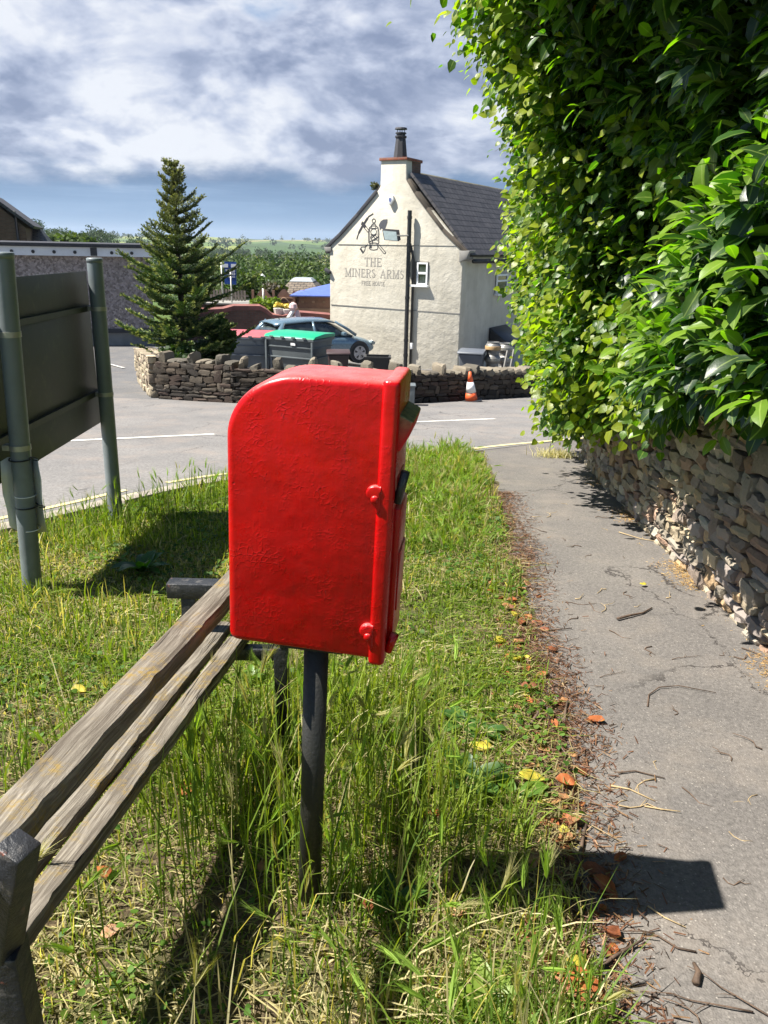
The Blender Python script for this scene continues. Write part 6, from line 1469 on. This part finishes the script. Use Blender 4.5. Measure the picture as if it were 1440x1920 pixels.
r = np.random.default_rng(123)
x, y = rand_edge(120, 124, .07, .75, 3.6, 1.25)
for i in range(len(x)): put_leaf([0, 1, 2, 0, 2, 1, 2][i % 7] if i % 11 else 3, x[i]-.06, y[i], float(r.uniform(.28, .68)), i, lift=.002)
for i in range(22):
    xx_, yy_ = r.uniform(-.9, .45), .65+2.0*r.random()**1.3; put_leaf([1, 2, 1, 0][i % 4], xx_, yy_, float(r.uniform(.4, .7)), 300+i, lift=.010)
for v_ in range(3):
    for k in range(4):
        if (k, v_) not in used: put_leaf(k, .4+.02*v_, 1.0+.15*k, .6, 900+v_*4+k) if 0 else None
for p, k, v_ in protos:
    if (k, v_) not in used: bpy.data.objects.remove(p)
def one(px, py, k, s, rz, label):
    o = put_leaf(k, 0, 0, s, int(px)); 
    if o in [p[0] for p in protos]: o = dup(o)
    q = P(px, py); o.location = (q.x, q.y, q.z+.012); o.rotation_euler = (.15, -.1, rz); o['label'] = label
    if 'group' in o: del o['group']
one(995, 1469, 3, .85, 1.5, 'large bright yellow leaf overhanging the path edge beside the dock plant')
one(1058, 1479, 0, .65, 1.3, 'orange leaf lying alone on the tarmac right of the yellow leaf')
one(148, 1306, 3, .55, 1.6, 'yellow leaf lying in the mown grass left of the bench rails')
one(1205, 1335-235, 3, .45, 1.9, 'yellow leaf at the foot of the stone wall by the straw pile')
one(1132, 1667, 0, .65, .8, 'brown leaf lying inside the shadow of the mailbox on the path')
one(1085, 1862, 0, 1.15, 1.2, 'largest orange leaf, at the bottom edge of the path')
one(900, 1408, 3, .8, 1.7, 'yellow leaf in the grass above the dock plant')
# twigs on the path
def twig(name, pts, r0, mat, label, group=None):
    p0 = Vector(pts[0]); m_ = MB(); m_.tube([Vector(p)-p0 for p in pts], list(np.linspace(r0, r0*.5, len(pts))), 6); o = m_.build(name, mat, None, smooth=True); o.location = p0; return tag(o, label, 'twig', group)
def tw_px(px, r0, mat, label, lift=.004): pts = [P(*q)+Vector((0, 0, r0*.8+lift*random.uniform(.3, 1.6))) for q in px]; return twig('twig', pts, r0, mat, label)
tw_px([(1128, 1352), (1126, 1328), (1150, 1314), (1190, 1306), (1240, 1311), (1262, 1318)] if 0 else [(1214, 1326), (1216, 1305), (1235, 1292), (1272, 1289), (1342, 1302)], .0028, M['twig'], 'bent brown twig alone on the right side of the path')
tw_px([(1157, 1457-293), (1180, 1158), (1205, 1152), (1222, 1142)], .0065, M['twig'], 'thick short piece of bark in the middle of the path')
tw_px([(1160, 1000), (1200, 1012), (1278, 1024)], .0035, M['strawtwig'], 'long pale stalk lying from the path to the wall foot')
tw_px([(1158, 1452), (1190, 1448), (1246, 1462)], .0028, M['twig'], 'straight brown twig level with the orange leaf')
tw_px([(1145, 1476), (1180, 1482), (1228, 1504)], .0030, M['strawtwig'], 'forked tan twig below the straight brown twig')
tw_px([(1208, 1514), (1240, 1520), (1275, 1526)], .0025, M['strawtwig'], 'pale green stalk on the path above the mailbox shadow')
tw_px([(1085, 1622), (1092, 1580), (1100, 1545)], .0060, M['twig'], 'thick dark curved stick at the top edge of the mailbox shadow')
tw_px([(1056, 1602), (1110, 1560-8), (1165, 1583)], .0022, M['strawtwig'], 'thin straw stalk beside the thick curved stick')
tw_px([(1214, 1702), (1245, 1722), (1285, 1742)], .0024, M['strawtwig'], 'thin pale stalk crossing the lower edge of the mailbox shadow')
tw_px([(1303, 1850), (1308, 1832), (1300, 1812)], .0085, M['twig'], 'stubby grey-brown chip of bark at the lower right of the path')
tw_px([(990, 1368), (1010, 1340), (1026, 1322)], .0065, M['twig'], 'thick dark stick standing in the litter beside the grass')
tw_px([(1058, 1356), (1060, 1335), (1064, 1318)], .0060, M['twig'], 'short thick stick end on the tarmac next to the litter')
tw_px([(950, 1210), (985, 1190), (1030, 1184), (1072, 1181)], .0040, M['twig'], 'long dark twig reaching from the litter onto the path')
tw_px([(1320, 1700), (1326, 1722), (1334, 1740)] if 0 else [(1103, 1835), (1150, 1800), (1205, 1768)], .0055, M['twig'], 'long brown twig below the mailbox shadow')
protos_t = []
for k in range(6):
    rr = random.Random(k); L = .05+.03*k; pts = [Vector((L*t+rr.gauss(0, .002), rr.gauss(0, .006+.01*t), 0.0026+abs(rr.gauss(0, .002)))) for t in np.linspace(0, 1, 6)]; m_ = MB(); m_.tube(pts, list(np.linspace(.0022, .001, 6)), 5)
    if k % 2: m_.tube([pts[2], pts[2]+Vector((.02, .018, .003)), pts[2]+Vector((.035, .035, .002))], [.0014, .001, .0006], 4)
    o = m_.build('twig', M['twig'] if k % 3 else M['strawtwig'], None, smooth=True); tag(o, 'small thin brown twig lying loose on the path tarmac' if k % 3 else 'small pale dry stalk lying loose on the path tarmac', 'twig', 'small twigs on the path' if k % 3 else 'small dry stalks on the path'); protos_t.append(o)
r = np.random.default_rng(55)
for i in range(84):
    y_ = .9+4.6*r.random()**1.2; xl_ = polyx(PATHL, y_); xr_ = polyx(WALLL, y_); x_ = xl_+(xr_-xl_)*r.random()**2.3*.95
    o = protos_t[i] if i < 6 else dup(protos_t[i % 6]); o.location = (x_, y_, gz(x_, y_)); o.rotation_euler = (0, -.07*0, float(r.uniform(0, 6.28))); s = float(r.uniform(.6, 1.3)); o.scale = (s, s, s)
# dry grass tuft at the road corner, lying stalks
x_ = r.normal(1.75, .10, 500); y_ = r.normal(7.75, .07, 500); cs = (ST2)[None]*r.uniform(.6, 1.1, (500, 1))
q = P(1045, 856); x_ += q.x-1.75; y_ += q.y-7.75
tag(npmesh('dry_grass', *blades(x_, y_, r.uniform(.02, .12, 500), .005, cs, 1.2, 9, z0=gzn(x_, y_))[0][:2], M['grass'], np.repeat(cs, 7, 0)), 'tuft of dry yellow grass on the tarmac near the wall end', 'grass', kind='stuff')

# ================================================================ AIR
hm = bpy.data.materials.new('thin air haze'); hm.use_nodes = True; hm.node_tree.nodes.clear(); gh = NT(hm.node_tree)
ho = gh.node('ShaderNodeOutputMaterial'); hv_ = gh.node('ShaderNodeVolumePrincipled', {'Color': (.78, .88, 1.0, 1), 'Density': .00011, 'Anisotropy': .2})
gh.l.new(hv_.outputs[0], ho.inputs['Volume'])
hb_ = MB().box((0, 2650, 20), (12400, 5900, 110)).build('haze', hm); tag(hb_, 'thin bluish air over the valley', 'haze', kind='stuff')
